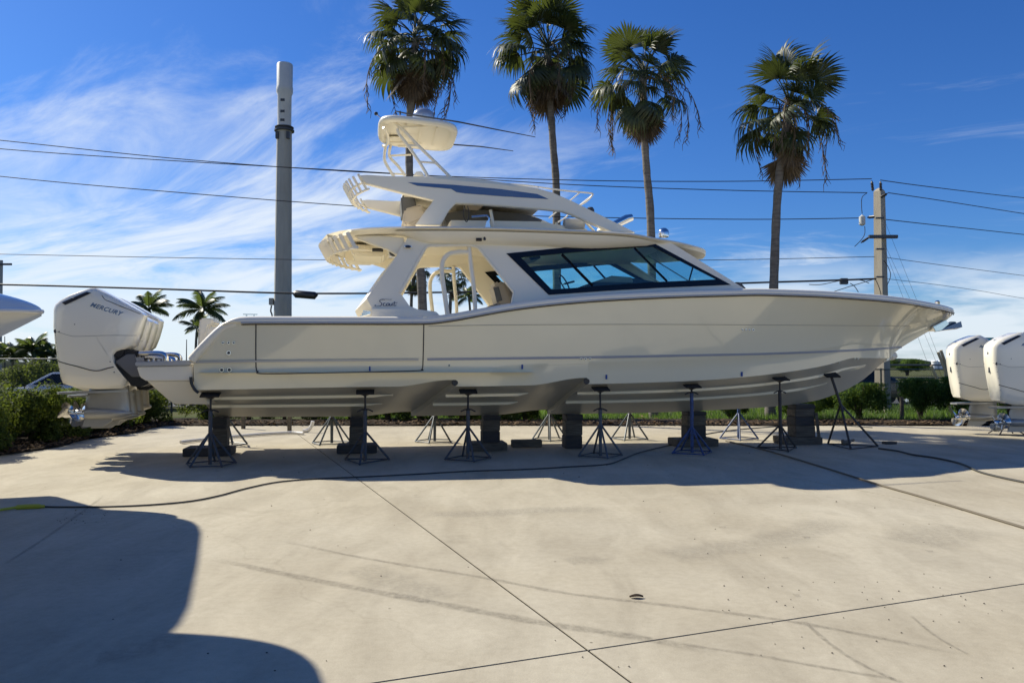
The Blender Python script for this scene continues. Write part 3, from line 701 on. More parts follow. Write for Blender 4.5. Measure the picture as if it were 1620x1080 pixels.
# roof lamps, speaker, hooks
def disc(x, y, v, rx, rz, mat, name, rim=STEEL):
    c = bp(x, y, v); o = MB().lathe([(0, -.01), (1, -.008), (1.08, 0), (1, .012), (.8, .014)], (0, 0, 0), (0, -1, 0), 18)
    o.v = [(c.x + p[0] * rx, c.y - .01 + p[1], c.z + p[2] * rz) for p in o.v]; f = o.build(name, rim, yacht)
    o = MB().lathe([(.82, -.006), (.82, .010), (0, .012)], (0, 0, 0), (0, -1, 0), 16); o.v = [(c.x + p[0] * rx, c.y - .01 + p[1], c.z + p[2] * rz) for p in o.v]; o.build('lamp_lens', mat, f)
disc(791.5, 380, lambda u, z: CV(u, z) - .02, .085, .055, LENS, 'roof_lamp')
disc(645.5, 390.8, lambda u, z: CV(u, z) - .02, .065, .03, BLACK, 'roof_lamp')
disc(622, 400, -1.3, .085, .08, DGREY, 'roof_speaker', GELT)
ho = MB(); ho.tube([bp(753, 379, -1.62), bp(762, 379, -1.62)], .03, 8); ho.tube([bp(766, 374, -1.62), bp(767, 380, -1.62)], .022, 8); ho.build('outrigger_base', BLACK, yacht)
for px, mt in (([(530, 1)], GEL),):
    pass
c = bp(1050, 369, -.5); MB().lathe([(.10, -.08), (.11, 0), (.095, .06), (.05, .1), (0, .11)], c, (0, 0, 1), 16).build('antenna_dome', STEEL, yacht, ang=60)
sl = MB().tube([bp(968, 358, -.5), bp(992, 346, -.5), bp(1000, 344, -.5)], [.075, .085, .07], 12); sl.build('searchlight', STEEL, yacht, ang=50)
MB().lathe([(0, -.08), (.09, -.05), (.1, 0), (.07, .05), (0, .06)], bp(952, 365, -.9), (0, 0, 1), 12).build('horn_dome', GELT, yacht)
# hull name
def stroke(mb, pts, wd, zoff):
    c = smooth_path([Vector((x, 0, y)) for x, y in pts], 6); rows = []
    for i, p in enumerate(c):
        t = (c[min(i + 1, len(c) - 1)] - c[max(i - 1, 0)]).normalized(); q = Vector((-t.z, 0, t.x)); wv = wd * (.55 + .6 * abs(t.z)) * (1 if 0 < i < len(c) - 1 else .5)
        rows.append([p + q * wv / 2, p - q * wv / 2])
    mb.grid(rows)
sc = MB()   # a slanted script word drawn stroke by stroke, in units of letter height
for pts in ([(1.45, 1.32), (1.05, 1.45), (.62, 1.28), (.52, 1.0), (.82, .72), (.88, .40), (.55, .12), (-.1, .08), (-.35, .22), (-.1, .34)],
            [(.9, 1.32), (1.6, 1.42), (2.35, 1.36), (2.7, 1.42)],
            [(1.55, .62), (1.35, .70), (1.15, .45), (1.25, .18), (1.5, .16), (1.72, .3)],
            [(1.98, .68), (1.78, .5), (1.8, .2), (2.05, .18), (2.2, .45), (2.1, .66), (1.98, .68)],
            [(2.32, .66), (2.3, .25), (2.5, .16), (2.72, .4), (2.8, .68), (2.76, .3), (2.9, .18)],
            [(3.25, 1.0), (3.1, .4), (3.15, .18), (3.35, .2), (3.5, .35)], [(2.9, .7), (3.3, .74), (3.75, .8)]):
    stroke(sc, pts, .13, 0)
o0, o1, o2 = near([(596, 485)], -.006)[0], near([(629, 485)], -.006)[0], near([(596, 474)], -.006)[0]
ex, ez = (o1 - o0) / 3.75, (o2 - o0) / 1.35
sc.v = [tuple(o0 + ex * (p[0] + .0) + ez * p[2] + Vector((0, -.012, 0))) for p in sc.v]
sc.build('name_lettering', LETTER, yacht)
# ------------------------------------------------------------------ upper station
def US_(px, v): return [bp(x, y, v) for x, y in px]
FRAME = [(569, 277.5), (580, 276.5), (625, 279), (660, 279), (715, 284), (790, 291), (850, 299), (873, 304), (905, 318), (950, 340), (1006, 368), (970, 367), (940, 355), (905, 339), (890, 334), (862, 331), (800, 326), (750, 322.5), (721, 321.5), (711, 332), (697, 356), (657, 356), (670, 338), (686, 317), (640, 306), (578, 290), (575, 286)]
for sg in (-1, 1):
    p = [Vector((q.x, q.y * -sg, q.z)) for q in US_(FRAME, -1.16)]
    fo = MB().prism(p, (0, -sg * .15, 0)).build('upper_frame', GELT, yacht, bevel=.012)
    g = [Vector((q.x, q.y * -sg, q.z)) for q in US_([(645, 288.5), (690, 291), (718, 292.5), (790, 299), (850, 307), (868, 315), (800, 311), (735, 306), (722, 304), (714, 299), (660, 294)], -1.168)]
    MB().prism(g, (0, -sg * .012, 0)).build('upper_window', BLUEG, fo)
rf = US_([(640, 279), (700, 278), (760, 283), (800, 289), (850, 297), (876, 305), (870, 316), (800, 304), (715, 297), (640, 291)], -1.03)
MB().prism(rf, (0, 2.06, 0)).build('upper_roof', GELT, yacht, bevel=.03)
for sg in (-1, 1):
    c0 = US_([(577, 283)], -1.1)[0]
nf = 12; pa, pb = bp(571, 280, -1.08), bp(571, 280, -1.08)
for k in range(nf):
    s_ = -1 + 2 * k / (nf - 1); b_ = Vector((pa.x - .02 - .30 * (1 - s_ * s_), s_ * 1.08, pa.z + .0)); q = b_ + Vector((.13, 0, -.24))
    MB().tube([b_ + Vector((-.03, 0, .05)), q], .024, 8).build('rod_holder', GELT, yacht)
MB().tube([(pa.x + .06 - .30 * (1 - s_ * s_), s_ * 1.12, pa.z - .10) for s_ in np.linspace(-1, 1, 15)], .022, 7).build('rod_holder_rail', GELT, yacht)
MB().tube([(pa.x + .14 - .30 * (1 - s_ * s_), s_ * 1.12, pa.z - .22) for s_ in np.linspace(-1, 1, 15)], .022, 7).build('rod_holder_rail', GELT, yacht)
# upper helm, seats, screens between the frames
ib([(634, 310), (655, 306), (660, 330), (650, 345), (636, 340)], .1, .9, VINYLG, 'upper_seat', .03)
ib([(640, 330), (668, 322), (676, 345), (645, 356), (636, 352)], -.4, .7, VINYL, 'upper_seat', .04)
ib([(712, 348), (850, 350), (930, 362), (930, 368), (712, 360)], -.8, .9, GELT, 'upper_console', .02)
ib([(704, 338), (740, 330), (830, 338), (860, 348), (830, 352), (704, 350)], .2, 1.0, VINYLG, 'upper_cushion', .02)
ib([(735, 322), (765, 324), (752, 338), (740, 336)], .2, .6, VINYL, 'upper_headrest', .015)
MB().lathe([(.01, -.22), (.10, -.2), (.115, -.12), (.115, .16), (.09, .2), (0, .2)], bp(908, 355, -.75), (1, 0, 0), 18).build('speaker_can', M('speaker_grey', (.42, .43, .43), rough=.4), yacht, ang=40)
MB().tube([bp(880, 352, -.6), bp(880, 366, -.6)], .03, 8).build('strut', GELT, yacht)
MB().tube([bp(925, 350, -.9), bp(942, 368, -.9)], .025, 8).build('strut', GELT, yacht)
MB().tube([bp(776, 332, -.9), bp(781, 358, -.9)], .03, 8).build('strut', GELT, yacht)
MB().tube(smooth_path([bp(735, 325, -1.0), bp(733, 340, -1.0), bp(738, 351, -1.0), bp(742, 340, -1.0), bp(740, 326, -1.0)], 5), .009, 6).build('wire_loop', BLACK, yacht)
hb = MB().prism([bp(x, y, -1.35) for x, y in [(767, 360), (776, 360), (774, 349), (770, 349)]], (0, .12, 0)); hb.tube([bp(746, 343, -1.3), bp(770, 341, -1.3), bp(774, 345, -1.3), bp(773, 352, -1.3)], .02, 7); hb.build('outrigger_mount', STEEL, yacht, ang=30)
# top rails forward
for sg in (-1, 1):
    for px, r in (([(770, 289), (830, 293), (880, 300), (918, 304), (936, 306), (937, 309), (929, 318), (917, 325)], .016), ([(918, 304), (901, 318)], .013), ([(851, 298), (846, 302)], .012)):
        p = [Vector((q.x, q.y * -sg, q.z)) for q in US_(px, -.9)]
        MB().tube(p if len(p) < 3 else smooth_path(p, 4), r, 6).build('top_rail', GELT, yacht)
MB().tube([bp(937, 309, -.9), Vector((bp(937, 309, -.9).x, .9, bp(937, 309, -.9).z))], .014, 6).build('top_rail', GELT, yacht)
ib([(783, 291), (797, 290), (798, 296), (783, 295)], -.6, -.3, BLACK, 'camera_housing', .01)
ib([(654, 279), (657, 272), (662, 270.5), (669, 272), (671, 279)], -.7, -.45, GELT, 'top_light_housing', .02)
MB().lathe([(0, .06), (.05, .05), (.08, 0), (.08, -.06)], bp(934, 332, -.2), (0, 0, 1), 12).build('forward_dome', DGREY, yacht, ang=60)
# tower: tube legs, canopy, radar
zc = bp(690, 193, -.8).z
def tw(px, v, r=.03): 
    p = [bp(x, y, v) for x, y in px]; return MB().tube(smooth_path(p, 5), r, 9).build('tower_leg', GELT, yacht, ang=60)
tw([(713, 281), (690, 258), (661, 230), (633, 201), (617, 191)], -.66)
tw([(677, 279), (663, 256), (645, 230), (631, 212), (629, 203)], -.66)
for px in ([(624, 281), (610, 258), (608, 247)], [(641, 278), (629, 262), (616, 247)]):
    p = [bp(x, y, .66) for x, y in px]; p.append(Vector((p[-1].x + .03, .64, zc - .06))); MB().tube(smooth_path(p, 5), .03, 9).build('tower_leg', GELT, yacht, ang=60)
for a, b in (((645, 230), (661, 231)), ((664, 256), (690, 258))): MB().tube([bp(*a, -.66), bp(*b, -.66)], .02, 8).build('tower_rung', GELT, yacht)
for a, b in (((616, 246.5), (650, 245)), ((624, 275), (640, 276))): MB().tube([bp(*a, .66), bp(*b, .66)], .02, 8).build('tower_rung', GELT, yacht)
p = [bp(633, 201, -.66), bp(660, 200.5, -.62), bp(680, 199, -.55), bp(691, 194, -.5)]; MB().tube(smooth_path(p, 5), .024, 8).build('tower_leg', GELT, yacht)
p = [Vector((q.x, -q.y, q.z)) for q in p]; MB().tube(smooth_path(p, 5), .024, 8).build('tower_leg', GELT, yacht)
ua, ub = bp(598, 194, -.7).x, bp(727, 196, -.7).x
hoop = [Vector((ua + .12 + .10 * abs(math.sin(t)) - .02, -.62 * math.cos(t), zc - .10 - .06 * math.sin(t))) for t in np.linspace(0, math.pi, 13)]
MB().tube(hoop, .03, 8).build('tower_hoop', GELT, yacht)
def superell(t, hw, cu, hl, e=.45): 
    c, s_ = math.cos(t), math.sin(t); return cu + hl * math.copysign(abs(c) ** e, c), hw * math.copysign(abs(s_) ** e, s_)
cu, hl = (ua + ub) / 2, (ub - ua) / 2; rows = []
for hw, dl, dz in ((.78, -.14, -.055), (.82, -.10, -.075), (.90, -.015, -.06), (.92, 0, -.02), (.90, -.02, .03), (.80, -.12, .05), (.3, -.4, .06), (.01, -.6, .06)):
    rows.append([(lambda q: (q[0], q[1], zc + dz - .05 * (q[0] - cu) / hl))(superell(2 * math.pi * k / 40, hw, cu, max(hl + dl, .01))) for k in range(40)])
cn = MB().grid(rows, cv=True).build('tower_canopy', GELT, yacht, ang=60)
rows = []
for hw, dl, dz in ((.78, -.14, -.055), (.74, -.19, -.02), (.3, -.4, -.015), (.01, -.6, -.015)):
    rows.append([(lambda q: (q[0], q[1], zc + dz - .05 * (q[0] - cu) / hl))(superell(2 * math.pi * k / 40, hw, cu, max(hl + dl, .01))) for k in range(40)])
MB().grid(rows, cv=True).build('canopy_liner', GELT, yacht, ang=60)
for du in (-.25, .05, .35): MB().box((cu + du, 0, zc - .03 - .05 * du / hl), (.05, 1.2, .02)).build('canopy_rib', GELT, yacht, bevel=.006)
MB().lathe([(0, -.02), (.17, -.018), (.18, 0), (.17, .012)], (cu - .42, .35, zc - .045), (0, 0, -1), 20).build('canopy_speaker', GELT, yacht)
MB().lathe([(.20, -.10), (.215, -.02), (.20, .06), (.14, .12), (.06, .145), (0, .15)], bp(670, 184, 0), (0, 0, 1), 24).build('radar_dome', M('radome', (.42, .44, .47), rough=.2, metal=.5, coat=.4), yacht, ang=70)
MB().tube([bp(596, 181, -.5), bp(614, 197, -.5)], [.012, .016], 6).build('whip_mount', STEEL, yacht)
MB().lathe([(0, -.035), (.03, -.025), (.038, 0), (.03, .025), (0, .035)], bp(595, 180, -.5), (0, 0, 1), 12).build('camera_ball', BLACK, yacht)
MB().tube([bp(626, 176, -.6), bp(650, 181.5, -.6), bp(725, 193, -.6), bp(790, 206, -.6), bp(847, 217, -.6)], [.012, .016, .016, .012, .008], 6).build('antenna', DGREY, yacht)
MB().tube([bp(705, 228, .7), bp(760, 232, .7), bp(812, 239, .7)], [.016, .014, .008], 6).build('antenna', DGREY, yacht)
MB().tube([bp(633, 182, -.6), bp(633, 176, -.6)], .016, 6).build('antenna_bracket', DGREY, yacht)

# ------------------------------------------------------------------ outboard engines
EV = -1.30; ECX, ECZ = bp(212, 575, EV).x, bp(212, 575, EV).z     # mount point of the nearest engine
def ept(x, y): p = bp(x, y, EV); return (p.x - ECX, p.z - ECZ)
COWL = [ept(*q) for q in [(81.5, 488), (84, 481), (92, 475.5), (107, 467), (126, 460), (142, 455), (150, 455), (170, 465.5), (205, 485), (219, 492.5), (223, 497), (222, 504), (215, 527), (207, 545), (197, 552), (184, 556), (179, 562), (181, 580), (190, 590), (199, 602), (197, 609), (191, 614.5), (150, 615.5), (120, 614), (97, 606.5), (93.5, 598), (90, 575), (84, 540), (81, 515)]]
ccx = sum(p[0] for p in COWL) / len(COWL); ccz = sum(p[1] for p in COWL) / len(COWL)
HW = .30; xf = max(p[0] for p in COWL); xr = min(p[0] for p in COWL)
def cw(x, z): return (1 - .42 * sstep(xf - .34, xf + .02, x)) * (1 - .13 * sstep(xr + .12, xr, x)) * (1 - .18 * sstep(-.05, -.45, z))
rows = []
for sc_, y in ((0.01, .985), (.45, .985), (.75, .97), (.90, .93), (.965, .86), (1, .74), (1, 0), (1, -.74), (.965, -.86), (.90, -.93), (.75, -.97), (.45, -.985), (0.01, -.985)):
    rows.append([(ccx + (p[0] - ccx) * sc_, y * HW * cw(ccx + (p[0] - ccx) * sc_, ccz + (p[1] - ccz) * sc_), ccz + (p[1] - ccz) * sc_) for p in COWL])
me_cowl = MB().grid(rows, cv=True).mesh('outboard_engine', ENGW, ang=38)
def eside(x, z, off=.004): return HW * .985 * cw(x, z) + off
def eside2(x, z, off):          # side surface, dropping away near the outline
    best = 1
    for k in range(len(COWL)):
        a, b = COWL[k], COWL[(k + 1) % len(COWL)]
        d0 = (x - ccx, z - ccz); e = (b[0] - a[0], b[1] - a[1]); den = d0[0] * e[1] - d0[1] * e[0]
        if abs(den) < 1e-9: continue
        t = ((a[0] - ccx) * e[1] - (a[1] - ccz) * e[0]) / den; s_ = ((a[0] - ccx) * d0[1] - (a[1] - ccz) * d0[0]) / den
        if t > 0 and -1e-6 <= s_ <= 1 + 1e-6: best = min(1, 1 / t); break
    f = float(np.interp(best, [0, .45, .75, .90, .965, 1], [.985, .985, .97, .93, .86, .74]))
    return HW * f * cw(x, z) + off
def eline(px, wd, mat, name, off=.002, k=5):
    for sg in (-1, 1):
        m = MB(); c = smooth_path([(q[0], 0, q[1]) for q in [ept(*p) for p in px]], k); rows = []
        for i, p in enumerate(c):
            t = (c[min(i + 1, len(c) - 1)] - c[max(i - 1, 0)]).normalized(); q = Vector((-t.z, 0, t.x)) * wd / 2
            rows.append([(a.x, sg * eside2(a.x, a.z, off), a.z) for a in (p + q, p - q)])
        parts_e.append((name, m.grid(rows).mesh(name, mat)))
parts_e = []
eline([(82, 522), (95, 526), (112, 531), (125, 532), (170, 530.5), (205, 530.5), (213, 530)], .008, SEAML, 'cowl_seam')
eline([(91, 571), (105, 575), (125, 580), (145, 585.5), (158, 586), (172, 582), (181, 580)], .016, SEAM, 'cowl_seam')
eline([(161, 467), (167, 474), (176, 478), (200, 488), (219, 496)], .010, SEAM, 'cowl_seam')
for sg in (-1, 1):
    A0, A1, B0, B1 = [Vector((q[0], 0, q[1])) for q in (ept(98, 478.5), ept(104, 482.5), ept(137, 461.5), ept(145, 463.5))]; rows = []
    for i in range(13):
        p, q = A0.lerp(B0, i / 12), A1.lerp(B1, i / 12); rows.append([(s_.x, sg * eside2(s_.x, s_.z, .010), s_.z) for s_ in [p.lerp(q, j / 4) for j in range(5)]])
    parts_e.append(('air_intake', MB().grid(rows).mesh('air_intake', BLACK)))
me = MB()
for sg in (-1, 1):
    x, z = ept(86, 523.5); me.lathe([(0, .003), (.035, .003), (.04, -.01)], (x + .02, sg * eside2(x + .02, z, 0), z), (0, sg, 0), 14)
    for px in ((119, 513), (175, 572), (181, 588.5), (94, 524.5)): x, z = ept(*px); me.lathe([(0, .004), (.009, .004), (.01, -.01)], (x, sg * eside2(x, z, 0), z), (0, sg, 0), 8)
    for py in (530, 542, 556, 570, 583, 597): x, z = ept(84.5 + (py - 523) * .13, py); me.lathe([(0, .004), (.007, .004), (.008, -.01)], (x + .012, sg * eside2(x + .012, z, 0), z), (0, sg, 0), 6)
x, z = ept(81.5, 500); me.lathe([(0, .006), (.03, .006), (.034, -.01)], (x, 0, z), (-1, 0, 0), 14)
x, z = ept(83.5, 538); me.box((x - .002, 0, z), (.02, .05, .13))
parts_e.append(('badge', me.mesh('badge', DGREY)))
# lettering on both sides
fc = bpy.data.curves.new('lettering', 'FONT'); fc.body = 'MERCURY'; fc.size = 1; fc.shear = .32; fc.extrude = .0; fc.offset = .022; fc.space_character = 1.08
fo = bpy.data.objects.new('lettering_source', fc); COL.objects.link(fo)
bpy.context.view_layer.update(); tm = bpy.data.meshes.new_from_object(fo.evaluated_get(bpy.context.evaluated_depsgraph_get()))
tv = [v.co.copy() for v in tm.vertices]; tf = [tuple(p.vertices) for p in tm.polygons]
bpy.data.objects.remove(fo); tx0, tx1 = min(v.x for v in tv), max(v.x for v in tv); ty1 = max(v.y for v in tv)
a, b = ept(143, 484.5), ept(194, 500.5); ex = Vector((b[0] - a[0], 0, b[1] - a[1])); ln = ex.length; ex.normalize(); ez = Vector((-ex.z, 0, ex.x)); hgt = .074
me = MB()
for sg in (-1, 1):
    q = []
    for v in tv:
        t = (v.x - tx0) / (tx1 - tx0); t = t if sg < 0 else 1 - t
        p = Vector((a[0], 0, a[1])) + ex * ln * t + ez * hgt * (v.y / ty1)
        q.append((p.x, sg * eside2(p.x, p.z, .004), p.z))
    me.add(q, tf)
rb_ = []
for v in tv:   # the same word, up the sloping rear
    t = (v.x - tx0) / (tx1 - tx0); p0, p1 = ept(95, 473.8), ept(133, 457.8)
    rb_.append((p0[0] + (p1[0] - p0[0]) * (.08 + .8 * (1 - v.y / ty1 * .0) * t) - .006, .04 + .09 * (v.y / ty1 - .5), p0[1] + (p1[1] - p0[1]) * (.08 + .8 * t) + .010))
me.add(rb_, tf)
parts_e.append(('lettering', me.mesh('lettering', M('cowl_lettering', (.13, .20, .29), rough=.3), weld=False)))
# mount bracket
me = MB()
g = [ept(*q) for q in [(180, 556), (190, 549), (214, 556), (216, 562), (208, 572), (214, 590), (230, 592), (236, 606), (222, 612), (206, 611), (196, 596), (182, 578)]]
for y0 in (-.2, .08): me.prism([(x, y0, z) for x, z in g], (0, .12, 0))
me.tube([(*[ept(186, 557)[0]], -.24, ept(186, 557)[1]), (ept(186, 557)[0], .24, ept(186, 557)[1])], .09, 14)
parts_e.append(('mount_bracket', me.mesh('mount_bracket', BLACK, bevel=.012)))
me = MB(); g = [ept(*q) for q in [(181, 572), (200, 560), (212, 560), (222, 596), (208, 596)]]; me.prism([(x, -.25, z) for x, z in g], (0, .5, 0)); parts_e.append(('swivel_plate', me.mesh('swivel_plate', M('swivel_grey', (.16, .16, .165), rough=.4), bevel=.01)))
# rigging tube to the platform
me = MB(); p = [ept(*q) for q in [(195, 560), (214, 559), (240, 558.5), (254, 560), (259, 566), (259, 574)]]
me.tube(smooth_path([(x, -.12, z) for x, z in p], 6), .045, 10); parts_e.append(('rigging_tube', me.mesh('rigging_tube', STEEL, ang=60)))
me = MB(); me.tube([(ept(190, 560)[0], -.12, ept(190, 560)[1]), (ept(216, 559)[0], -.12, ept(216, 559)[1])], [.07, .052], 10); parts_e.append(('rigging_boot', me.mesh('rigging_boot', BLACK)))
me = MB()
for dx, dz in ((0, 0), (.08, .02), (.16, -.005), (.24, .015)): me.lathe([(0, -.03), (.028, -.025), (.03, .03), (0, .035)], (ept(226, 571)[0] + dx, .05, ept(226, 571)[1] + dz), (0, 0, 1), 8)
parts_e.append(('steering_link', me.mesh('steering_link', STEEL, ang=50)))
# leg, plate, gearcase, skeg
lx0, lx1, lz0, lz1 = ept(125, 626)[0], ept(196, 622)[0], ept(125, 650)[1], ept(196, 612)[1]
me = MB(); rows = []
for z, xa, xb, hw in ((lz1 + .03, lx0 + .10, lx1 + .0, .13), (lz1 - .06, lx0 + .06, lx1 + .01, .11), (lz1 - .2, lx0 + .02, lx1 + .02, .085), (lz0 + .02, lx0 - .0, lx1 + .03, .075), (lz0 - .06, lx0 - .02, lx1 + .05, .09)):
    rows.append([(xa + (xb - xa) * (.5 + .5 * math.cos(t)), hw * math.sin(t) * (.75 + .25 * math.cos(t)), z) for t in np.linspace(0, 2 * math.pi, 20, endpoint=False)])
me.grid(rows, cv=True)
gz = ept(160, 655)[1]; gx0, gx1 = ept(126, 655)[0], ept(203, 655)[0]
me.lathe([(.085, 0), (.10, .08), (.10, (gx1 - gx0) * .55), (.075, (gx1 - gx0) * .8), (.03, (gx1 - gx0) * .97), (0, gx1 - gx0)], (gx0, 0, gz), (1, 0, 0), 16)
sk = [ept(*q) for q in [(127, 658), (174, 656), (168, 668), (154, 676.5), (121, 677)]]
me.prism([(x, -.014, z) for x, z in sk], (0, .028, 0))
parts_e.append(('lower_unit', me.mesh('lower_unit', ENGG, ang=40)))
pz = ept(150, 622)[1]; px0, px1 = ept(82, 624)[0], ept(196, 620)[0]
me = MB(); rows = []
for z in (pz - .018, pz + .02):
    rows.append([(px0 + (px1 - px0) * t, s_ * h, z + .03 * t) for t, h, s_ in ((0, .06, -1), (.06, .16, -1), (.35, .19, -1), (.8, .14, -1), (1, .05, -1), (1, .05, 1), (.8, .14, 1), (.35, .19, 1), (.06, .16, 1), (0, .06, 1))])
me.grid(rows, cv=True); me.f += [tuple(range(10)), tuple(range(19, 9, -1))]
parts_e.append(('cavitation_plate', me.mesh('cavitation_plate', ENGG, ang=30)))
me = MB()
for kx, ph, nb in ((.10, .2, 4), (.26, .7, 3)):
    c0 = gx0 - kx; me.lathe([(.05, -.10), (.07, -.06), (.075, .07), (.085, .10)], (c0, 0, gz), (1, 0, 0), 14)
    for b_ in range(nb):
        an_ = ph + 2 * math.pi * b_ / nb; rows = []
        for r in (.06, .11, .16, .2, .225):
            ww = .12 * math.sin(math.pi * min(1, (r - .0) / .26)) + .03; tw_ = .95 - r * 1.6; row = []
            for s_ in (-1, -.5, 0, .5, 1):
                row.append((c0 + s_ * ww * math.sin(tw_) * (1 if kx < .2 else -1) - (r - .06) * .25, r * math.cos(an_ + s_ * ww * math.cos(tw_) / r), gz + r * math.sin(an_ + s_ * ww * math.cos(tw_) / r)))
            rows.append(row)
        me.grid(rows); me.grid([[(p[0] - .008, p[1], p[2]) for p in r] for r in rows])
parts_e.append(('propeller', me.mesh('propeller', STEEL, ang=50)))
def engine(parent, loc, rz=0.0):
    o = link('outboard_engine', me_cowl, parent, loc, (0, 0, rz))
    for n_, m_ in parts_e: link(n_, m_, o)
    return o
for k, (v, dz, dx) in enumerate(((-1.03, 0, 0), (-.345, -.08, -.09), (.345, -.08, -.17), (1.03, 0, -.25))): engine(yacht, (ECX + dx, v, ECZ + dz))

# ================================================================== STANDS AND BLOCKS
JBLUE = M('stand_blue_grey', (.052, .068, .088), rough=.6, col2=(.10, .07, .05), vscale=14, contrast=(.36, .5), bump=.2, bscale=60)
JGREY = M('stand_galvanised', (.10, .13, .16), rough=.5, metal=.2, col2=(.07, .075, .08), vscale=14)
JBRIGHT = M('stand_bright_blue', (.03, .085, .27), rough=.5, col2=(.03, .05, .11), vscale=12)
JBLACK = M('stand_black', (.02, .021, .023), rough=.55, col2=(.05, .04, .035), vscale=16)
JTOP = M('stand_screw', (.03, .03, .033), rough=.5, metal=.4)
PAD = M('stand_pad', (.03, .028, .025), rough=.9, var=.4, vscale=20)
WOOD = M('old_timber', (.17, .145, .105), rough=.9, col2=(.07, .06, .046), vscale=3, stretch=(1, 9, 9), bump=.5, bscale=10)
WOODD = M('dark_timber', (.035, .036, .04), rough=.85, col2=(.07, .06, .048), vscale=3, stretch=(1, 6, 6), bump=.5, bscale=14)
rj = random.Random(11)
def jack_stand(name, label, base, hub_h, top, mat, group, legs=4, foot=.42, rot0=0.0, handle=.3, tilt=None):
    t = thing(name, label, 'jack stand', (base.x, base.y, 0), 0, group)
    post = MB().lathe([(.03, .02), (.034, hub_h), (.034, handle), (.024, handle + .01), (.024, handle - .02)], (0, 0, 0), n=10); post.build('post', mat, t)
    MB().tube([(0, 0, handle - .02), (0, 0, top - .03)], .018, 8).build('screw', JTOP, t)
    h = MB().tube([(-.13, -.03, handle - .03), (-.06, -.02, handle + .005), (0, 0, handle + .012), (.06, .02, handle + .005), (.13, .03, handle - .03)], .012, 6); h.lathe([(.02, -.02), (.04, -.01), (.04, .02), (.02, .03)], (0, 0, handle), n=8); h.build('handle', JTOP, t)
    fs = []
    for k in range(legs):
        a = rot0 + 2 * math.pi * k / legs; f = Vector((foot * math.cos(a), foot * math.sin(a), .016)); fs.append(f)
        MB().tube([(.02 * math.cos(a), .02 * math.sin(a), hub_h), f], .019, 6).build('leg', mat, t)
    for k in range(legs):
        if legs > 3 and k == legs - 1 and False: continue
        MB().tube([fs[k] + Vector((0, 0, .012)), fs[(k + 1) % legs] + Vector((0, 0, .012))], .012, 5).build('base_bar', mat, t)
    # pad lies along the hull's bottom, which rises outwards
    sg = -1 if tilt is None else tilt
    d = Matrix.Rotation(TH, 3, 'Z') @ Matrix.Rotation(-sg * R(17), 3, 'X')
    pd = MB(); pd.box((0, 0, top - .012), (.31, .27, .026), d); pd.build('pad', PAD, t, bevel=.006)
    pb = MB(); pb.lathe([(.02, -.10), (.035, -.09), (.12, -.035), (.13, -.03)], (0, 0, top), tuple(d @ Vector((0, 0, 1))), 10); pb.build('pad_cup', JTOP, t)
    return t
def bottom_w(P):      # height of the yacht's bottom over a ground point
    q = np.array((P.x, P.y)) - BO; u, v = q.dot(_U), abs(q.dot(_V)); c = vc(u)
    s_ = min(v / c, 1); return wk(u) + (wc(u) - wk(u)) * (s_ + .05 * math.sin(math.pi * s_)), u, v, c
def under_chine(x, y, sg):
    P = ground(x, y); q = np.array((P.x, P.y)) - BO; u = q.dot(_U); v = q.dot(_V); c = vc(u); v2 = sg * min(max(abs(v), .5), c - .13)
    p = BO + _U * u + _V * v2; return Vector((p[0], p[1], 0))
NEARJ = [(329, 738, 685, 649, JBLUE, 5, 'rusty blue-grey five-legged boat stand next to the engine bracket'), (577, 733, 683, 648, JBLUE, 3, 'blue-grey boat stand with three legs under the side door seam'),
         (742, 729, 676, 648, JBLUE, 4, 'worn blue-grey boat stand just forward of the first hull step'), (952, 723, 672, 647, JGREY, 4, 'grey boat stand with black screw just forward of the second hull step'),
         (1104, 720, 676, 621, JBRIGHT, 4, 'bright blue boat stand with black handle holding the near chine'), (1248, 714, 673, 619, JBLACK, 3, 'tall black three-legged boat stand near the bow blocks')]
for i, (x, y, yh, yt, mt, lg, lb) in enumerate(NEARJ):
    b = under_chine(x, y, -1); d = b.y; hub = EYE + (575 - yh) * d / F_PX; hd = EYE + (575 - yt) * d / F_PX
    jack_stand('jack_stand', lb, b, hub, bottom_w(b)[0] - .03, mt, 'boat stands along the near chine', lg, .42 if lg > 3 else .45, [.5, .52, .3, .2, .3, .52][i], hd)
FARJ = [(372, 697), (528, 696), (683, 693), (855, 690), (976, 689), (1146, 690)]
FL = ['galvanised far-side boat stand behind the aft-most block stack', 'far-side boat stand behind the second block stack from the stern', 'far-side boat stand seen beyond the first hull step', 'far-side boat stand beyond the loose timber on the ground', 'far-side boat stand beyond the stack without a base timber', 'blue far-side boat stand beyond the bright blue stand']
for i, (x, y) in enumerate(FARJ):
    b = under_chine(x, y, 1); jack_stand('jack_stand', FL[i], b, .58, bottom_w(b)[0] - .03, JGREY if i < 5 else JBRIGHT, 'boat stands along the far chine', 5 if i < 4 else 4, .42, .35 + i * .2, .82, tilt=1)
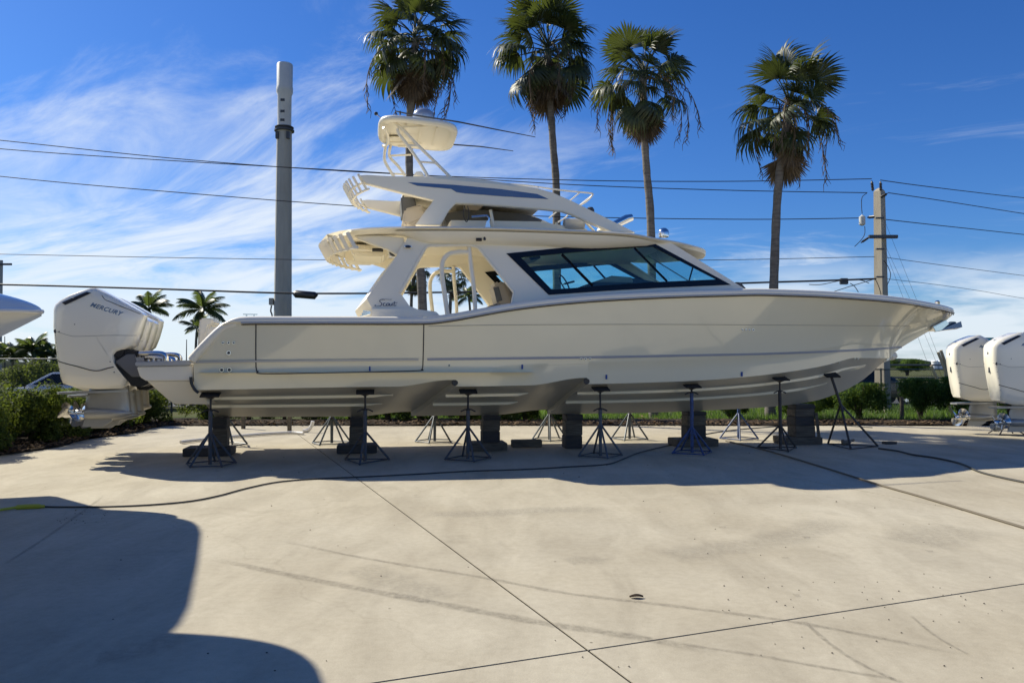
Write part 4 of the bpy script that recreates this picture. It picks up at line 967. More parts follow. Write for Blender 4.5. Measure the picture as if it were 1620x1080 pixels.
# the raked tripod under the forefoot
feet = [ground(1310, 703), ground(1346, 711.5), ground(1389, 707)]; cxy = sum(feet, Vector()) / 3
t = thing('tripod_stand', 'black tripod prop leaning under the forefoot beside the bow blocks', 'jack stand', (cxy.x, cxy.y, 0))
q = np.array((feet[0].x - .1, feet[0].y)) - BO; uu_ = bp(1320, 608, -.75).x
tp = np.array(BO) + _U * uu_ + _V * (-min(.62, vc(uu_) * .75)); tw_ = wk(uu_) + (wc(uu_) - wk(uu_)) * min(.62, vc(uu_) * .75) / vc(uu_)
tpv = Vector((tp[0] - cxy.x, tp[1] - cxy.y, tw_ - .035)); loc = [f - Vector((cxy.x, cxy.y, -.02)) for f in feet]; hubp = tpv.lerp(sum(loc, Vector()) / 3 + Vector((.05, 0, 0)), .42)
for f in loc: MB().tube([hubp + (f - hubp) * .0, f], .022, 7).build('leg', JBLACK, t)
MB().tube([hubp + (hubp - tpv) * .25, tpv + (hubp - tpv) * .04], .03, 8).build('post', JBLACK, t)
for a, b in ((0, 1), (1, 2), (2, 0)): MB().tube([loc[a] + Vector((0, 0, .0)), loc[b] + Vector((0, 0, .0))], .011, 5).build('base_bar', JBLACK, t)
pd = MB(); pd.box(tpv, (.32, .26, .03), Matrix.Rotation(TH, 3, 'Z') @ Matrix.Rotation(R(25), 3, 'X')); pd.build('pad', PAD, t, bevel=.006)
# keel blocks
def block(px0, px1, y0, y1, v0, dv, mat, lab, name='keel_block', z=None, rot=0):
    """a timber whose near face spans the pixels px0..px1, y0 (top)..y1 (bottom) on the plane v0"""
    a, b = bp(px0, y1, v0), bp(px1, y0, v0)
    z0 = a.z if z is None else z[0]; z1 = b.z if z is None else z[1]
    cu_, cv_ = (a.x + b.x) / 2, v0 + dv / 2; c = BO + _U * cu_ + _V * cv_
    o = MB(); o.box((0, 0, (z1 - z0) / 2), (abs(b.x - a.x), dv, z1 - z0)); o = o.build(name, mat, None, bevel=.012)
    o.location = (c[0], c[1], z0); o.rotation_euler = (0, 0, TH + rot)
    return tag(o, lab, 'timber block', 'timber blocks under the keel')
def stack(cx_, w_px, hs, lab, base=None, basey=None, mats=None, v=.0, dv=.36):
    w_px *= .72; cx_ += 4 if cx_ < 700 else (-3 if cx_ > 1000 else 0)
    """cx_: pixel of the stack; hs: heights (m) from the ground up to the keel; fitted under the keel"""
    u = bp(cx_, 690, v - dv / 2).x; kz = wk(u) - .004; z = .002
    if base:
        bh = .15; block(base[0], base[1], 0, 0, v - .30, .6, WOODD if mats and mats[0] else WOOD, 'long flat base timber under ' + lab, 'base_timber', (z, z + bh)); z += bh + .002
    tot = kz - z; sm = sum(hs)
    for i, h in enumerate(hs):
        hh = tot * h / sm; j = rj.uniform(-1.2, 1.2)
        nm = ['lowest', 'second', 'third', 'topmost'][i] if len(hs) > 1 and i < len(hs) - 1 else ('topmost' if len(hs) > 1 else 'single')
        block(cx_ - w_px / 2 + j, cx_ + w_px / 2 + j, 0, 0, v - dv / 2 + rj.uniform(-.02, .02), dv, (mats or [0] * 9)[i + 1] if False else (WOODD if (i + len(hs)) % 2 else WOOD), f'{nm} keel block of {lab}', 'keel_block', (z, z + hh - .002), rj.uniform(-.03, .03)); z += hh
stack(350, 32, [.34, .2], 'the stack next to the aft-most stands', (297, 372), mats=[1])
stack(564, 30, [.4, .2], 'the stack beside the three-legged stand', (537, 600), mats=[1])
stack(779, 37, [.24, .24, .1], 'the stack just aft of the loose timber', (744, 803))
stack(908, 36, [.22, .26, .1], 'the stack standing straight on the concrete')
stack(1101, 40, [.26, .2, .08], 'the stack behind the bright blue stand', (1069, 1132))
stack(1270, 42, [.2, .16, .14, .08], 'the stack by the leaning tripod', (1238, 1294))
c = ground(833, 707.5); o = MB().box((0, 0, .075), (.62, .2, .15)).build('loose_timber', WOOD, None, bevel=.012); o.location = (c.x, c.y + .1, .001); o.rotation_euler = (0, 0, TH); tag(o, 'short weathered timber lying loose on the concrete under the hull', 'timber block')
c = ground(1407, 702); o = MB().box((0, 0, .025), (.26, .16, .05)).build('wood_offcut', WOODD, None, bevel=.005); o.location = (c.x, c.y, .001); o.rotation_euler = (0, 0, .3); tag(o, 'small dark wood offcut lying in the sun right of the tripod', 'wood offcut')
a, b = ground(1297, 702.5), atY(1287, 660, 16.6)
o = MB().prism([Vector((-.03, -.012, 0)), Vector((.03, -.012, 0)), Vector((.03 + (b.x - a.x), -.012, .66)), Vector((-.03 + (b.x - a.x), -.012, .66))], (0, .024, 0)).build('leaning_board', WOOD, None); o.location = (a.x, a.y, .002); tag(o, 'thin pale board leaning against the block stack by the tripod', 'board')

# ================================================================== HOSES
RUB = M('black_hose_rubber', (.04, .04, .036), rough=.6); YEL = M('yellow_plastic', (.42, .40, .03), rough=.5); PVC = M('white_pvc', (.74, .72, .68), rough=.4); TANH = M('tan_cable', (.13, .11, .08), rough=.7)
def hose(px, r, mat, name, lab, cat, k=8):
    p = smooth_path([ground(x, y, r + .002) for x, y in px], k); return tag(MB().tube(p, r, 8).build(name, mat), lab, cat)
h = hose([(68, 801), (100, 801.5), (170, 801), (240, 798), (300, 792.5), (345, 784), (390, 772), (440, 762), (500, 757), (570, 754), (650, 750), (740, 745), (830, 742), (900, 738), (960, 734), (985, 726), (1010, 716), (1050, 706), (1070, 702)], .0105, RUB, 'hose', 'long black hose with yellow end snaking under the yacht past the stands', 'hose')
e = MB().tube(smooth_path([ground(x, y, .024) for x, y in [(-40, 812), (10, 804.5), (24, 802.5), (45, 801), (70, 800.5)]], 5), [.016] * 11 + [.03] * 8 + [.02] * 2, 8); e.build('hose_end', YEL, h)
hose([(1148, 697), (1180, 704), (1220, 714), (1300, 738), (1390, 766), (1450, 783), (1520, 804), (1640, 840), (1760, 876)], .014, TANH, 'cable', 'straight tan cable running across the concrete away from the bow', 'cable')
hose([(1390, 709), (1420, 713), (1445, 719), (1480, 724), (1520, 733), (1550, 746), (1590, 756), (1640, 766)], .016, RUB, 'hose', 'black hose curving from the leaning tripod towards the white outboards', 'hose')
hose([(1100, 690), (1130, 684), (1180, 678), (1250, 673), (1300, 671), (1380, 676)], .012, RUB, 'cable', 'thin black cable lying in the sun beyond the far stands', 'cable')
pp = smooth_path([ground(x, y, .045) for x, y in [(286, 699), (300, 697), (330, 694), (370, 690), (420, 686), (460, 684), (480, 685)]], 6)
pv = MB().tube(pp, .035, 10).build('white_pipe', PVC); tag(pv, 'bent white plastic pipe lying along the bed behind the aft blocks', 'pipe')
c = ground(486, 684); p2 = MB().tube(smooth_path([c + Vector((-.1, 0, .045)), c + Vector((.02, 0, .06)), c + Vector((.10, 0, .16)), c + Vector((.14, 0, .28))], 5), .045, 10).build('pipe_elbow', PVC, pv)
c = ground(1344, 700, .05); tag(MB().tube(smooth_path([c + Vector((-.16, -.02, 0)), c + Vector((-.05, 0, .01)), c + Vector((.12, .25, .01)), c + Vector((.24, .35, .02))], 5), [.07] * 3 + [.05] * 6 + [.03] * 7, 8).build('pipe_fitting', TANH), 'tan elbow pipe fitting on the concrete between the tripod legs', 'pipe fitting')
# a fallen leaf
c = ground(1007, 944, .01); lf = MB(); rows = []
for i in range(7):
    t_ = i / 6; wd = .016 * math.sin(math.pi * t_) + .002; rows.append([(c.x - .05 + .10 * t_, c.y - wd, .008 + .012 * math.sin(3 * t_)), (c.x - .05 + .10 * t_, c.y + .01, .018 + .014 * math.sin(3 * t_)), (c.x - .05 + .10 * t_, c.y + wd + .01, .008)])
tag(lf.grid(rows).build('fallen_leaf', M('dead_leaf', (.045, .034, .025), rough=1, spec=0)), 'curled brown dead leaf alone on the sunny concrete', 'leaf')

# ================================================================== NEIGHBOUR BOATS
GEL2 = M('neighbour_gelcoat', (.74, .75, .74), rough=.2, coat=.6)
def neighbour(label, tipp, head, Lb, beam, wt, top=None, blunt=.55, name='moored_boat', crown=.3, yo=0.0, ee=.38):
    t = thing(name, label, 'boat', (tipp[0], tipp[1], 0), head)
    hb = lambda s_: beam / 2 * min(1, max(0, s_ / 4.2)) ** blunt if s_ < 4.2 else beam / 2
    kz = lambda s_: .42 + (wt - .07 - .42) * max(0, 1 - s_ / 4.6) ** 1.5
    gz_ = lambda s_: wt - .02 * s_ - .03 * s_ * (1 if s_ < 4 else 4 / s_)
    st = [0, .01, .03, .06, .1, .15, .21, .28, .36, .45, .55, .66, .78, .9, 1.05, 1.4, 1.9, 2.5, 3.2, 4, 5, 7, Lb]
    for sg in (-1, 1):
        rows = []
        for s_ in st:
            g_, k_, b_ = gz_(s_), kz(s_), hb(s_); cz = k_ + (g_ - k_) * .36; cb = b_ * .86 * min(1, s_ / 3.2)
            r = [(-s_, sg * cb * q, k_ + (cz - k_) * q) for q in (0, .5, 1)]
            r += [(-s_, sg * (cb + (b_ - cb) * q ** 1.9), cz + (g_ - cz) * q) for q in (.25, .5, .7, .85, 1)]
            rows.append(r)
        MB().grid(rows).build('hull_side', GEL2, t, ang=40)
        MB().tube([(-s_, sg * (hb(s_) + .012), gz_(s_) - .01) for s_ in st], .03, 8).build('rub_rail', GEL2, t)
    rows = [[(-s_, q * hb(s_), gz_(s_) + .01 + (crown * min(1, s_ / 1.3) ** .62) * (1 - q * q) ** .8) for q in np.linspace(-1, 1, 13)] for s_ in st]
    MB().grid(rows).build('deck', GEL2, t, ang=60)
    r = [(-Lb, hb(Lb) * q, gz_(Lb)) for q in (-1, 1)] + [(-Lb, hb(Lb) * .86, .9), (-Lb, 0, kz(Lb)), (-Lb, -hb(Lb) * .86, .9)]
    MB().add(r, [tuple(range(5))]).build('transom', GEL2, t)
    if top:  # unseen hardtop, added and shaped for its shadow on the concrete
        x0, x1, z_, wdt = top; rows = []
        for dz, ins in ((-.05, .12), (-.02, .0), (.03, .0), (.07, .2), (.09, 1.0)):
            rows.append([(x0 + q[0], q[1] + yo, z_ + dz) for q in [superell(2 * math.pi * k / 36, wdt / 2 - ins, (x0 + x1) / 2 - x0, (x0 - x1) / 2 - ins, ee) for k in range(36)]])
        rows.insert(0, [(rows[0][k][0] * .02 + .98 * ((x0 + x1) / 2), rows[0][k][1] * .02, z_ - .05) for k in range(36)])
        MB().grid(rows, cv=True).build('hardtop', GEL2, t, ang=50)
        for sx in (.22, .8):
            for sy in (-1, 1): MB().tube([(x0 + (x1 - x0) * sx - .15, sy * (wdt / 2 - .35), gz_(4) - .1), (x0 + (x1 - x0) * sx, sy * (wdt / 2 - .4), z_)], .05, 8).build('hardtop_post', STEEL, t)
        MB().prism([(x0 - .3, -wdt / 2 + .45, gz_(3)), (x0 - .7, -wdt / 2 + .45, z_ - .06), (x1 + .6, -wdt / 2 + .45, z_ - .06), (x1 + .4, -wdt / 2 + .45, gz_(3))], (0, wdt - .9, 0)).build('cabin', GEL2, t, bevel=.08)
        za, zb2 = gz_(3) + (z_ - gz_(3)) * .5, z_ - .25
        for sg in (-1, 1):
            for xa, xb in ((x0 - .85, x0 - 1.9), (x0 - 2.0, x0 - 3.2)): MB().prism([(xa, sg * (wdt / 2 - .45) - .006, za), (xb, sg * (wdt / 2 - .45) - .006, za), (xb, sg * (wdt / 2 - .45) - .006, zb2), (xa - .12, sg * (wdt / 2 - .45) - .006, zb2)], (0, .012, 0)).build('cabin_window', BLKG, t)
    for s_ in (2.4, 5.2):
        MB().box((-s_, 0, (kz(s_)) / 2), (.5, .4, kz(s_) - .004)).build('cradle_block', WOODD, t, bevel=.01)
        for sg in (-1, 1):
            a_ = Vector((-s_, sg * hb(s_) * .75, .02)); zz_ = kz(s_) + (gz_(s_) - kz(s_)) * .36 * .75
            MB().tube([a_, (-s_, sg * hb(s_) * .62, zz_ * .93)], .03, 8).build('cradle_post', JBLUE, t)
    return t
HD2 = R(20)
tp2 = atY(66, 491.5, 10.1)
nb2 = neighbour('white boat with flared bow pointing at the yacht\'s white outboards', (tp2.x, tp2.y), HD2, 8.5, 3.9, tp2.z, top=(-1.15, -5.6, 4.35, 4.9), blunt=.62, crown=.42, yo=-.42)
shadow_boat = neighbour('unseen tall white boat added to cast the left foreground shadow', (-4.28, 6.04), HD2, 8, 3.9, 3.3, top=None, blunt=.30)  # out of view, added for the shadow its bow throws on the slabs
# twin-engined catamaran beyond the bow: hulls start beyond the right edge
HD4 = R(-4); cd, sd = math.cos(HD4), math.sin(HD4)
e1 = atY(1494, 585, 19.3); e2 = atY(1553, 585, 17.6)
cat = thing('catamaran', 'white catamaran with two white outboards tilted down behind the shrubs', 'boat', (e2.x + cd * 2.6, (e1.y + e2.y) / 2, 0), HD4)
def tocat(P): d = Vector((P.x - cat.location.x, P.y - cat.location.y, 0)); return Vector((d.x * cd + d.y * sd, -d.x * sd + d.y * cd, 0))
zb = min(p[1] for p in COWL)
for P in (e1, e2):
    q = tocat(P); engine(cat, (q.x - xr * .94, q.y - .27, .79 - zb * .94), 0).scale = (.94, .94, .94)
for sy in (-1, 1):
    rows = []
    for x_, hw_, zk, zg in ((.0, .55, .34, 1.75), (2, .6, .30, 1.8), (6, .6, .32, 1.95), (8.5, .4, .5, 2.1), (10, .03, 1.2, 2.2)):
        yc = sy * .95; rows.append([(x_ - .35, yc - hw_, zg), (x_ - .35, yc - hw_ * .95, zk + .5), (x_ - .35, yc, zk), (x_ - .35, yc + hw_ * .95, zk + .5), (x_ - .35, yc + hw_, zg)])
    m = MB().grid(rows); m.f.append((0, 1, 2, 3, 4)); m.build('sponson', GEL2, cat, ang=35)
    for x_ in (2.0, 5.5): MB().box((x_, sy * .95, .15), (.4, .5, .30)).build('cradle_block', WOODD, cat, bevel=.01)
MB().box((4.2, 0, 1.72), (8.6, 2.0, .14)).build('bridge_deck', GEL2, cat, bevel=.03)
cv_ = [atY(1611, 533, 17.9), atY(1624, 520, 17.9), atY(1700, 500, 17.9), atY(1760, 540, 17.9), atY(1640, 545, 17.9)]
MB().prism([tocat(p) + Vector((0, 0, p.z)) for p in cv_], (0, -.6, 0)).build('canvas_cover', M('black_canvas', (.015, .015, .018), rough=.8), cat, bevel=.02)
c = ground(1592, 687); st = thing('engine_stand', 'low dark steel stand straddling the skeg of the nearer catamaran outboard', 'stand', (c.x, c.y, 0), 0)
for sx in (-1, 1):
    for sy in (-1, 1): MB().tube([(.30 * sx, .22 * sy, .012), (.12 * sx, .1 * sy, .17)], .014, 6).build('leg', JBLACK, st)
MB().tube([(-.30, -.22, .012), (.30, -.22, .012)], .012, 6).build('base_bar', JBLACK, st); MB().box((0, 0, .175), (.3, .26, .02)).build('top_plate', JBLACK, st)

# ================================================================== POLES AND WIRES
PCON = M('pole_concrete', (.40, .36, .29), rough=.9, var=.25, vscale=3, bump=.2, bscale=30, stretch=(1, 1, .25))
PCON2 = M('pole_concrete_grey', (.43, .425, .385), rough=.85, var=.25, vscale=2.5, bump=.15, bscale=30, stretch=(1, 1, .2))
ANT = M('antenna_radome', (.58, .59, .57), rough=.5, var=.12, vscale=1.5)
INS = M('insulator', (.05, .045, .045), rough=.35); WIRE = M('wire', (.02, .02, .023), rough=.6)
Zp = 30.0; pb_ = atY(446.5, 600, Zp); mono = thing('cell_tower_pole', 'tall grey round concrete pole with cylindrical antenna on top', 'pole', (pb_.x, Zp, 0))
zt = lambda y, Y=Zp: EYE + (575 - y) * Y / F_PX
H1 = zt(205); MB().lathe([(.36, -.1), (.33, zt(480)), (.285, H1), (.285, H1)], (0, 0, 0), n=12).build('shaft', PCON2, mono, ang=25)
MB().lathe([(0, H1 - .02), (.38, H1 - .01), (.38, H1 + .05), (.30, H1 + .07), (.30, H1 + .12), (.36, H1 + .13), (.36, H1 + .16), (.26, H1 + .18)], (0, 0, 0), n=20).build('flange', DGREY, mono)
MB().lathe([(.26, H1 + .16), (.265, zt(148)), (.315, zt(143)), (.315, zt(135)), (.30, zt(133)), (.305, zt(98.5)), (.285, zt(97)), (0, zt(96.5))], (0, 0, 0), n=24).build('antenna_cylinder', ANT, mono, ang=30)
for zq in (158, 176, 190): MB().box((0.0, -.262, zt(zq)), (.16, .012, .10)).build('antenna_plate', DGREY, mono)
for sx in (-.2, .22): MB().box((sx, -.24, zt(214)), (.12, .12, .28)).build('junction_box', DGREY, mono, bevel=.01)
MB().box((-.42, -.05, zt(477)), (.16, .2, .26)).build('meter_box', PCON2, mono, bevel=.01)
MB().tube(smooth_path([(-.42, -.05, zt(483)), (-.45, -.05, zt(492)), (-.38, -.1, zt(500)), (-.40, -.1, zt(520))], 4), .03, 6).build('conduit', DGREY, mono)
# square concrete utility pole
Zu = 28.6; ub_ = atY(1397, 648, Zu); ut = atY(1391, 303, Zu); up = thing('utility_pole', 'square tapered concrete power pole with insulators and crossarm behind the bow', 'utility pole', (ub_.x, Zu, 0))
dx = ut.x - ub_.x; rows = []
for z_, h_ in ((-.1, .160), (ut.z, .112), (ut.z + .08, .07), (ut.z + .13, .02)):
    f = z_ / ut.z; rows.append([(dx * f + h_ * a * 1.25 * math.cos(.55) - h_ * b * 1.25 * math.sin(.55), h_ * a * 1.25 * math.sin(.55) + h_ * b * 1.25 * math.cos(.55), z_) for a, b in ((-1, -1), (1, -1), (1, 1), (-1, 1))])
m = MB().grid(rows, cv=True); m.f.append(tuple(4 * 3 + k for k in range(4))); m.build('shaft', PCON, up, ang=20)
def upt(x, y, dY=0.0): p = atY(x, y, Zu + dY); return Vector((p.x - ub_.x, p.y - Zu, p.z))
def insul(a, b, r=.06):
    a, b = Vector(a), Vector(b); ax = b - a; ln_ = ax.length; pr = [(.02, 0)]
    for k in range(5): pr += [(r, ln_ * (.15 + .15 * k)), (r * .55, ln_ * (.22 + .15 * k))]
    pr.append((.02, ln_)); MB().lathe(pr, a, tuple(ax), 10).build('insulator', INS, up, ang=60)
insul(upt(1381, 302, -.2), upt(1379, 286, -.2)); insul(upt(1393.5, 302, -.2), upt(1393, 287, -.2)); insul(upt(1393, 312, -.25), upt(1404, 306, -.25)); insul(upt(1384, 343, -.25), upt(1372, 344, -.25)); insul(upt(1374, 376, -.4), upt(1362, 384, -.4), .05)
MB().box(upt(1397, 374.5, -.32), (1.05, .13, .12), Matrix.Rotation(.0, 3, 'Z')).build('crossarm', DGREY, up, bevel=.01)
MB().lathe([(.05, -.16), (.11, -.12), (.11, .16), (.06, .2), (.02, .24)], upt(1364, 350, -.3), (0, 0, 1), 14).build('transformer_can', ANT, up, ang=40)
for y in (345, 394, 438): MB().box(upt(1392, y, -.28), (.28, .1, .05)).build('clamp', DGREY, up)
for px in ([(1364, 338), (1363, 325), (1364, 312), (1371, 306)], [(1368, 358), (1368, 370), (1362, 380), (1352, 390)], [(1384, 440), (1389, 450), (1393, 462), (1396, 480)], [(1398, 412), (1405, 422), (1409, 436), (1403, 452)]): MB().tube(smooth_path([upt(x, y, -.4) for x, y in px], 5), .013, 5).build('jumper_wire', WIRE, up)
def wire(pts, r, lab, sag=0.0, name='power_line'):
    P = smooth_path(pts, 10); return tag(MB().tube(P, r, 6).build(name, WIRE), lab, 'wire', 'wires on the utility pole')
def wl(px, Yl): return [atY(x, y, Yl if not callable(Yl) else Yl(x)) for x, y in px]
YL = lambda x: Zu - .2
wire(wl([(-500, 170), (0, 222), (300, 253), (600, 274), (900, 285), (1150, 287), (1379, 283)], YL), .016, 'topmost power line running left from the pole-top insulators')
wire(wl([(-500, 190), (0, 235.5), (300, 256), (600, 273), (900, 292), (1150, 301), (1372, 305)], YL), .016, 'second power line from the top, left of the utility pole')
wire(wl([(-500, 222), (0, 279), (300, 306), (560, 326), (800, 340), (1000, 345), (1200, 347), (1361, 345)], YL), .016, 'third power line from the top, left of the utility pole, meeting the transformer can')
wire(wl([(-500, 392), (0, 402), (300, 408), (600, 412), (900, 413), (1150, 411), (1384, 406)], YL), .012, 'thin fourth wire left of the utility pole below its crossarm')
E = wire(wl([(-500, 440), (0, 450), (250, 457), (480, 464), (720, 462), (950, 456), (1185, 447.5), (1300, 444), (1386, 441)], YL), .034, 'thick black communication cable running low to the utility pole', name='communication_cable')
MB().tube([atY(464, 463.5, Zu - .2), atY(468, 465, Zu - .2), atY(498, 467.5, Zu - .2), atY(502, 465, Zu - .2)], [.06, .14, .14, .06], 10).build('splice_case', BLACK, E)
MB().box(atY(1335, 445, Zu - .2), (.28, .16, .22)).build('terminal_box', DGREY, E, bevel=.02)
for px in ([(1280, 450), (1300, 450), (1330, 444), (1360, 443), (1375, 448)], [(1345, 448), (1352, 453), (1358, 462)], [(1320, 461), (1345, 453), (1385, 441)]): MB().tube(smooth_path(wl(px, Zu - .35), 5), .014, 5).build('drop_wire', WIRE, E)
YR = lambda x: Zu - .2 + (x - 1393) * .035
wire(wl([(1393, 285), (1450, 293), (1540, 304), (1620, 313), (1760, 327)], YR), .017, 'topmost power line running right from the pole-top insulators')
wire(wl([(1405, 305), (1480, 316), (1550, 327), (1620, 338), (1760, 359)], YR), .017, 'second power line from the top, right of the utility pole')
wire(wl([(1399, 347), (1480, 356), (1550, 363.5), (1620, 371), (1760, 386)], YR), .017, 'third power line from the top, right of the utility pole')
wire(wl([(1400, 407), (1480, 418), (1550, 427), (1620, 436), (1760, 454)], YR), .011, 'thin wire right of the utility pole below its crossarm')
wire(wl([(1402, 441), (1480, 450), (1550, 460), (1620, 472), (1760, 494)], YR), .009, 'thin low wire right of the utility pole near the clouds')
gl = ['long guy wire from the power pole down to the right, outermost', 'guy wire from the power pole down to the right, middle one', 'guy wire from the power pole down to the right, innermost']
for i, px in enumerate(([(1395, 338), (1450, 474), (1487, 570), (1505, 618)], [(1399, 385), (1440, 474), (1478, 565), (1500, 622)], [(1401, 398), (1430, 474), (1466, 570), (1486, 626)])): tag(MB().tube(wl(px, Zu - .2), .0045, 5).build('guy_wire', WIRE), gl[i], 'wire')
pl_ = atY(1, 575, 55.); fp = thing('distant_utility_pole', 'distant thin power pole with crossarm behind the left boat', 'utility pole', (pl_.x - .1, 55, 0))
zq = EYE + (575 - 418) * 55 / F_PX; MB().lathe([(.16, -.1), (.12, zq + .3), (0, zq + .32)], (0, 0, 0), n=8).build('shaft', PCON2, fp); MB().box((0, -.15, zq), (1.7, .1, .14)).build('crossarm', DGREY, fp)

# ================================================================== FENCES, CARS, FAR THINGS
FEN = M('fence_dark_green', (.03, .045, .04), rough=.5); FENG = M('fence_grey', (.09, .095, .10), rough=.5, metal=.4)
def fence(label, p0, p1, h_, mat, name='chain_link_fence', step=2.6, pitch=.085):
    p0, p1 = Vector(p0), Vector(p1); d = (p1 - p0); ln_ = d.length; d.normalize(); t = thing(name, label, 'fence', (p0.x, p0.y, 0), math.atan2(d.y, d.x))
    n = int(ln_ / step)
    for k in range(n + 1): MB().lathe([(.032, -.1), (.032, h_ + .03), (0, h_ + .06)], (ln_ * k / n, 0, 0), n=8).build('post', mat, t)
    for z_ in (h_,): MB().tube([(0, 0, z_), (ln_, 0, z_)], .024, 7).build('rail', mat, t)
    MB().tube([(0, 0, .06), (ln_, 0, .06)], .01, 5).build('bottom_wire', mat, t)
    m = MB(); k = -h_; wd = .0038
    while k < ln_:
        for s_ in (1, -1):
            a = Vector((k, -.03 + .004 * s_, .06 if s_ > 0 else h_)); b = Vector((k + h_, -.03 + .004 * s_, h_ if s_ > 0 else .06)); q = []
            x0_, x1_ = max(0, a.x), min(ln_, b.x)
            if x1_ - x0_ < .05: continue
            za = a.z + (b.z - a.z) * (x0_ - a.x) / (b.x - a.x); zb_ = a.z + (b.z - a.z) * (x1_ - a.x) / (b.x - a.x)
            m.add([(x0_, a.y, za - wd), (x1_, a.y, zb_ - wd), (x1_, a.y, zb_ + wd), (x0_, a.y, za + wd)], [(0, 1, 2, 3)])
        k += pitch
    tag(m.build('link_mesh', mat, t, weld=False), None, kind='stuff'); return t
fence('dark green chain link fence behind the hedge and the left boat', (-22, 23.8, 0), (-10.4, 23.8, 0), 1.84, FEN)
fence('low dark chain link fence past the grass by the power pole', (10.6, 28.2, 0), (30, 28.2, 0), 1.49, FEN)
hr = thing('guard_rail', 'grey metal guard rail far beyond the shrubs', 'railing', (12.5, 44, 0))
for z_ in (1.62, .9): MB().tube([(-8, 0, z_), (40, 0, z_)], .045, 7).build('rail', FENG, hr)
for k in range(13): MB().tube([(-8 + k * 4, 0, -.06), (-8 + k * 4, 0, 1.62)], .05, 7).build('post', FENG, hr)
def car(label, loc, rz, paint, name='parked_car'):
    t = thing(name, label, 'car', loc, rz)
    side = [(-2.25, .35), (-2.28, .75), (-2.15, .95), (-1.25, 1.02), (1.45, .98), (2.2, .88), (2.3, .6), (2.25, .32)]
    rows = []
    for y, k in ((-.9, .94), (-.86, 1), (.86, 1), (.9, .94)): rows.append([(x * k, y, .32 + (z - .32) * (k if z > .5 else 1)) for x, z in side])
    m = MB().grid(rows, cv=True); n_ = len(side); m.f += [tuple(range(n_)), tuple(range(4 * n_ - 1, 3 * n_ - 1, -1))]; b = m.build('body', paint, t, ang=30)
    cab = [(-1.75, 1.0), (-1.05, 1.45), (.35, 1.47), (1.15, 1.0)]
    m = MB(); rows = [[(x, y * (1 if z < 1.2 else .84), z) for x, z in cab] for y in (-.84, .84)]; m.grid(rows, cv=True); m.f += [(0, 1, 2, 3), (7, 6, 5, 4)]; m.build('cabin', paint, t, bevel=.04)
    gl_ = BLKG
    for sg in (-1, 1):
        for q in ([(-1.45, 1.06), (-1.0, 1.39), (-.42, 1.41), (-.42, 1.06)], [(-.34, 1.06), (-.34, 1.41), (.28, 1.41), (.88, 1.06)]):
            MB().add([(x, sg * (.848 - .134 * (z - 1.0) / .46 + .006), z) for x, z in q], [(0, 1, 2, 3)]).build('window', gl_, t)
        for x in (-1.4, 1.4):
            w_ = MB().lathe([(.18, -.02), (.2, .09), (.31, .10), (.33, .06), (.33, -.1), (.2, -.1)], (x, sg * .80, .33), (0, sg, 0), 18).build('wheel', BLACK, t, ang=40)
            MB().lathe([(0, .06), (.19, .07), (.2, .0)], (x, sg * .82, .33), (0, sg, 0), 14).build('rim', STEEL, w_)
        MB().box((2.2, sg * .62, .72), (.12, .3, .12)).build('headlight', LENS, t, bevel=.02); MB().box((-2.2, sg * .64, .8), (.1, .26, .14)).build('tail_light', M('tail_red', (.3, .01, .01), rough=.2), t, bevel=.02)
    for q, nx in (([(-1.72, 1.03), (-1.12, 1.42)], -1), ([(1.12, 1.03), (.42, 1.44)], 1)):
        (xa, za), (xb, zb_) = q; o_ = .012 * nx; MB().add([(xa + o_, -.74, za), (xa + o_, .74, za), (xb + o_, .64, zb_ + .004), (xb + o_, -.64, zb_ + .004)], [(0, 1, 2, 3)]).build('window', gl_, t)
    return t
car('white car parked behind the fence, partly hidden by the big outboard', (-14.9, 26.4, -.05), math.pi + .06, M('car_white', (.75, .75, .76), rough=.2, coat=.8))
car('dark car parked on the road behind the yacht\'s forefoot', (15.2, 33.6, -.05), 0, M('car_dark', (.012, .013, .016), rough=.2, coat=.8))
pz_ = [('tallest of the bare pale planks propped up beside the catamaran outboards', (1501, 600), (1484, 557)), ('middle bare pale plank propped up beside the catamaran outboards', (1505, 600), (1488.5, 554)), ('shortest bare pale plank sticking out of the shrub top by the catamaran', (1488, 612), (1473, 578))]
PLK = M('pale_plank', (.52, .42, .26), rough=.8, var=.15, vscale=5)
for lb, a, b in pz_:
    A_, B_ = atY(*a, 25.4), atY(*b, 25.4); dn_ = (A_ - B_).normalized(); G_ = A_ + dn_ * (A_.z / -dn_.z) if dn_.z < 0 else A_
    o = MB().tube([(0, 0, .0), tuple(B_ - G_)], .05, 4).build('plank', PLK); o.location = G_; tag(o, lb, 'plank')
for i, (x, r_) in enumerate(((1479, 1.9), (1489, 1.9))):
    c = atY(x, 575, 260.); o = MB().lathe([(r_ * .55, -.1), (r_ * .55, 2.2), (r_ * .62, 2.3), (r_ * .62, 2.5), (r_ * .55, 2.6), (r_ * .5, 2.75)], (0, 0, 0), n=14).build('storage_tank', M('tank_white', (.75, .75, .74), rough=.5)); o.location = (c.x, 260, -.06); tag(o, 'small white storage tank far away on the shore past the planks', 'tank', 'white tanks on the far shore')
MB_ = MB()
sgn = thing('distant_sign', 'distant teal sign board between the two catamaran outboards', 'sign', (atY(1561, 575, 60.).x, 60, 0))
MB().box((0, 0, EYE + 37.5 * 60 / F_PX), (1.1, .08, .35)).build('board', M('teal_sign', (.03, .30, .33), rough=.5), sgn); MB().tube([(0, 0, -.06), (0, 0, EYE + 34 * 60 / F_PX)], .06, 8).build('post', FENG, sgn)
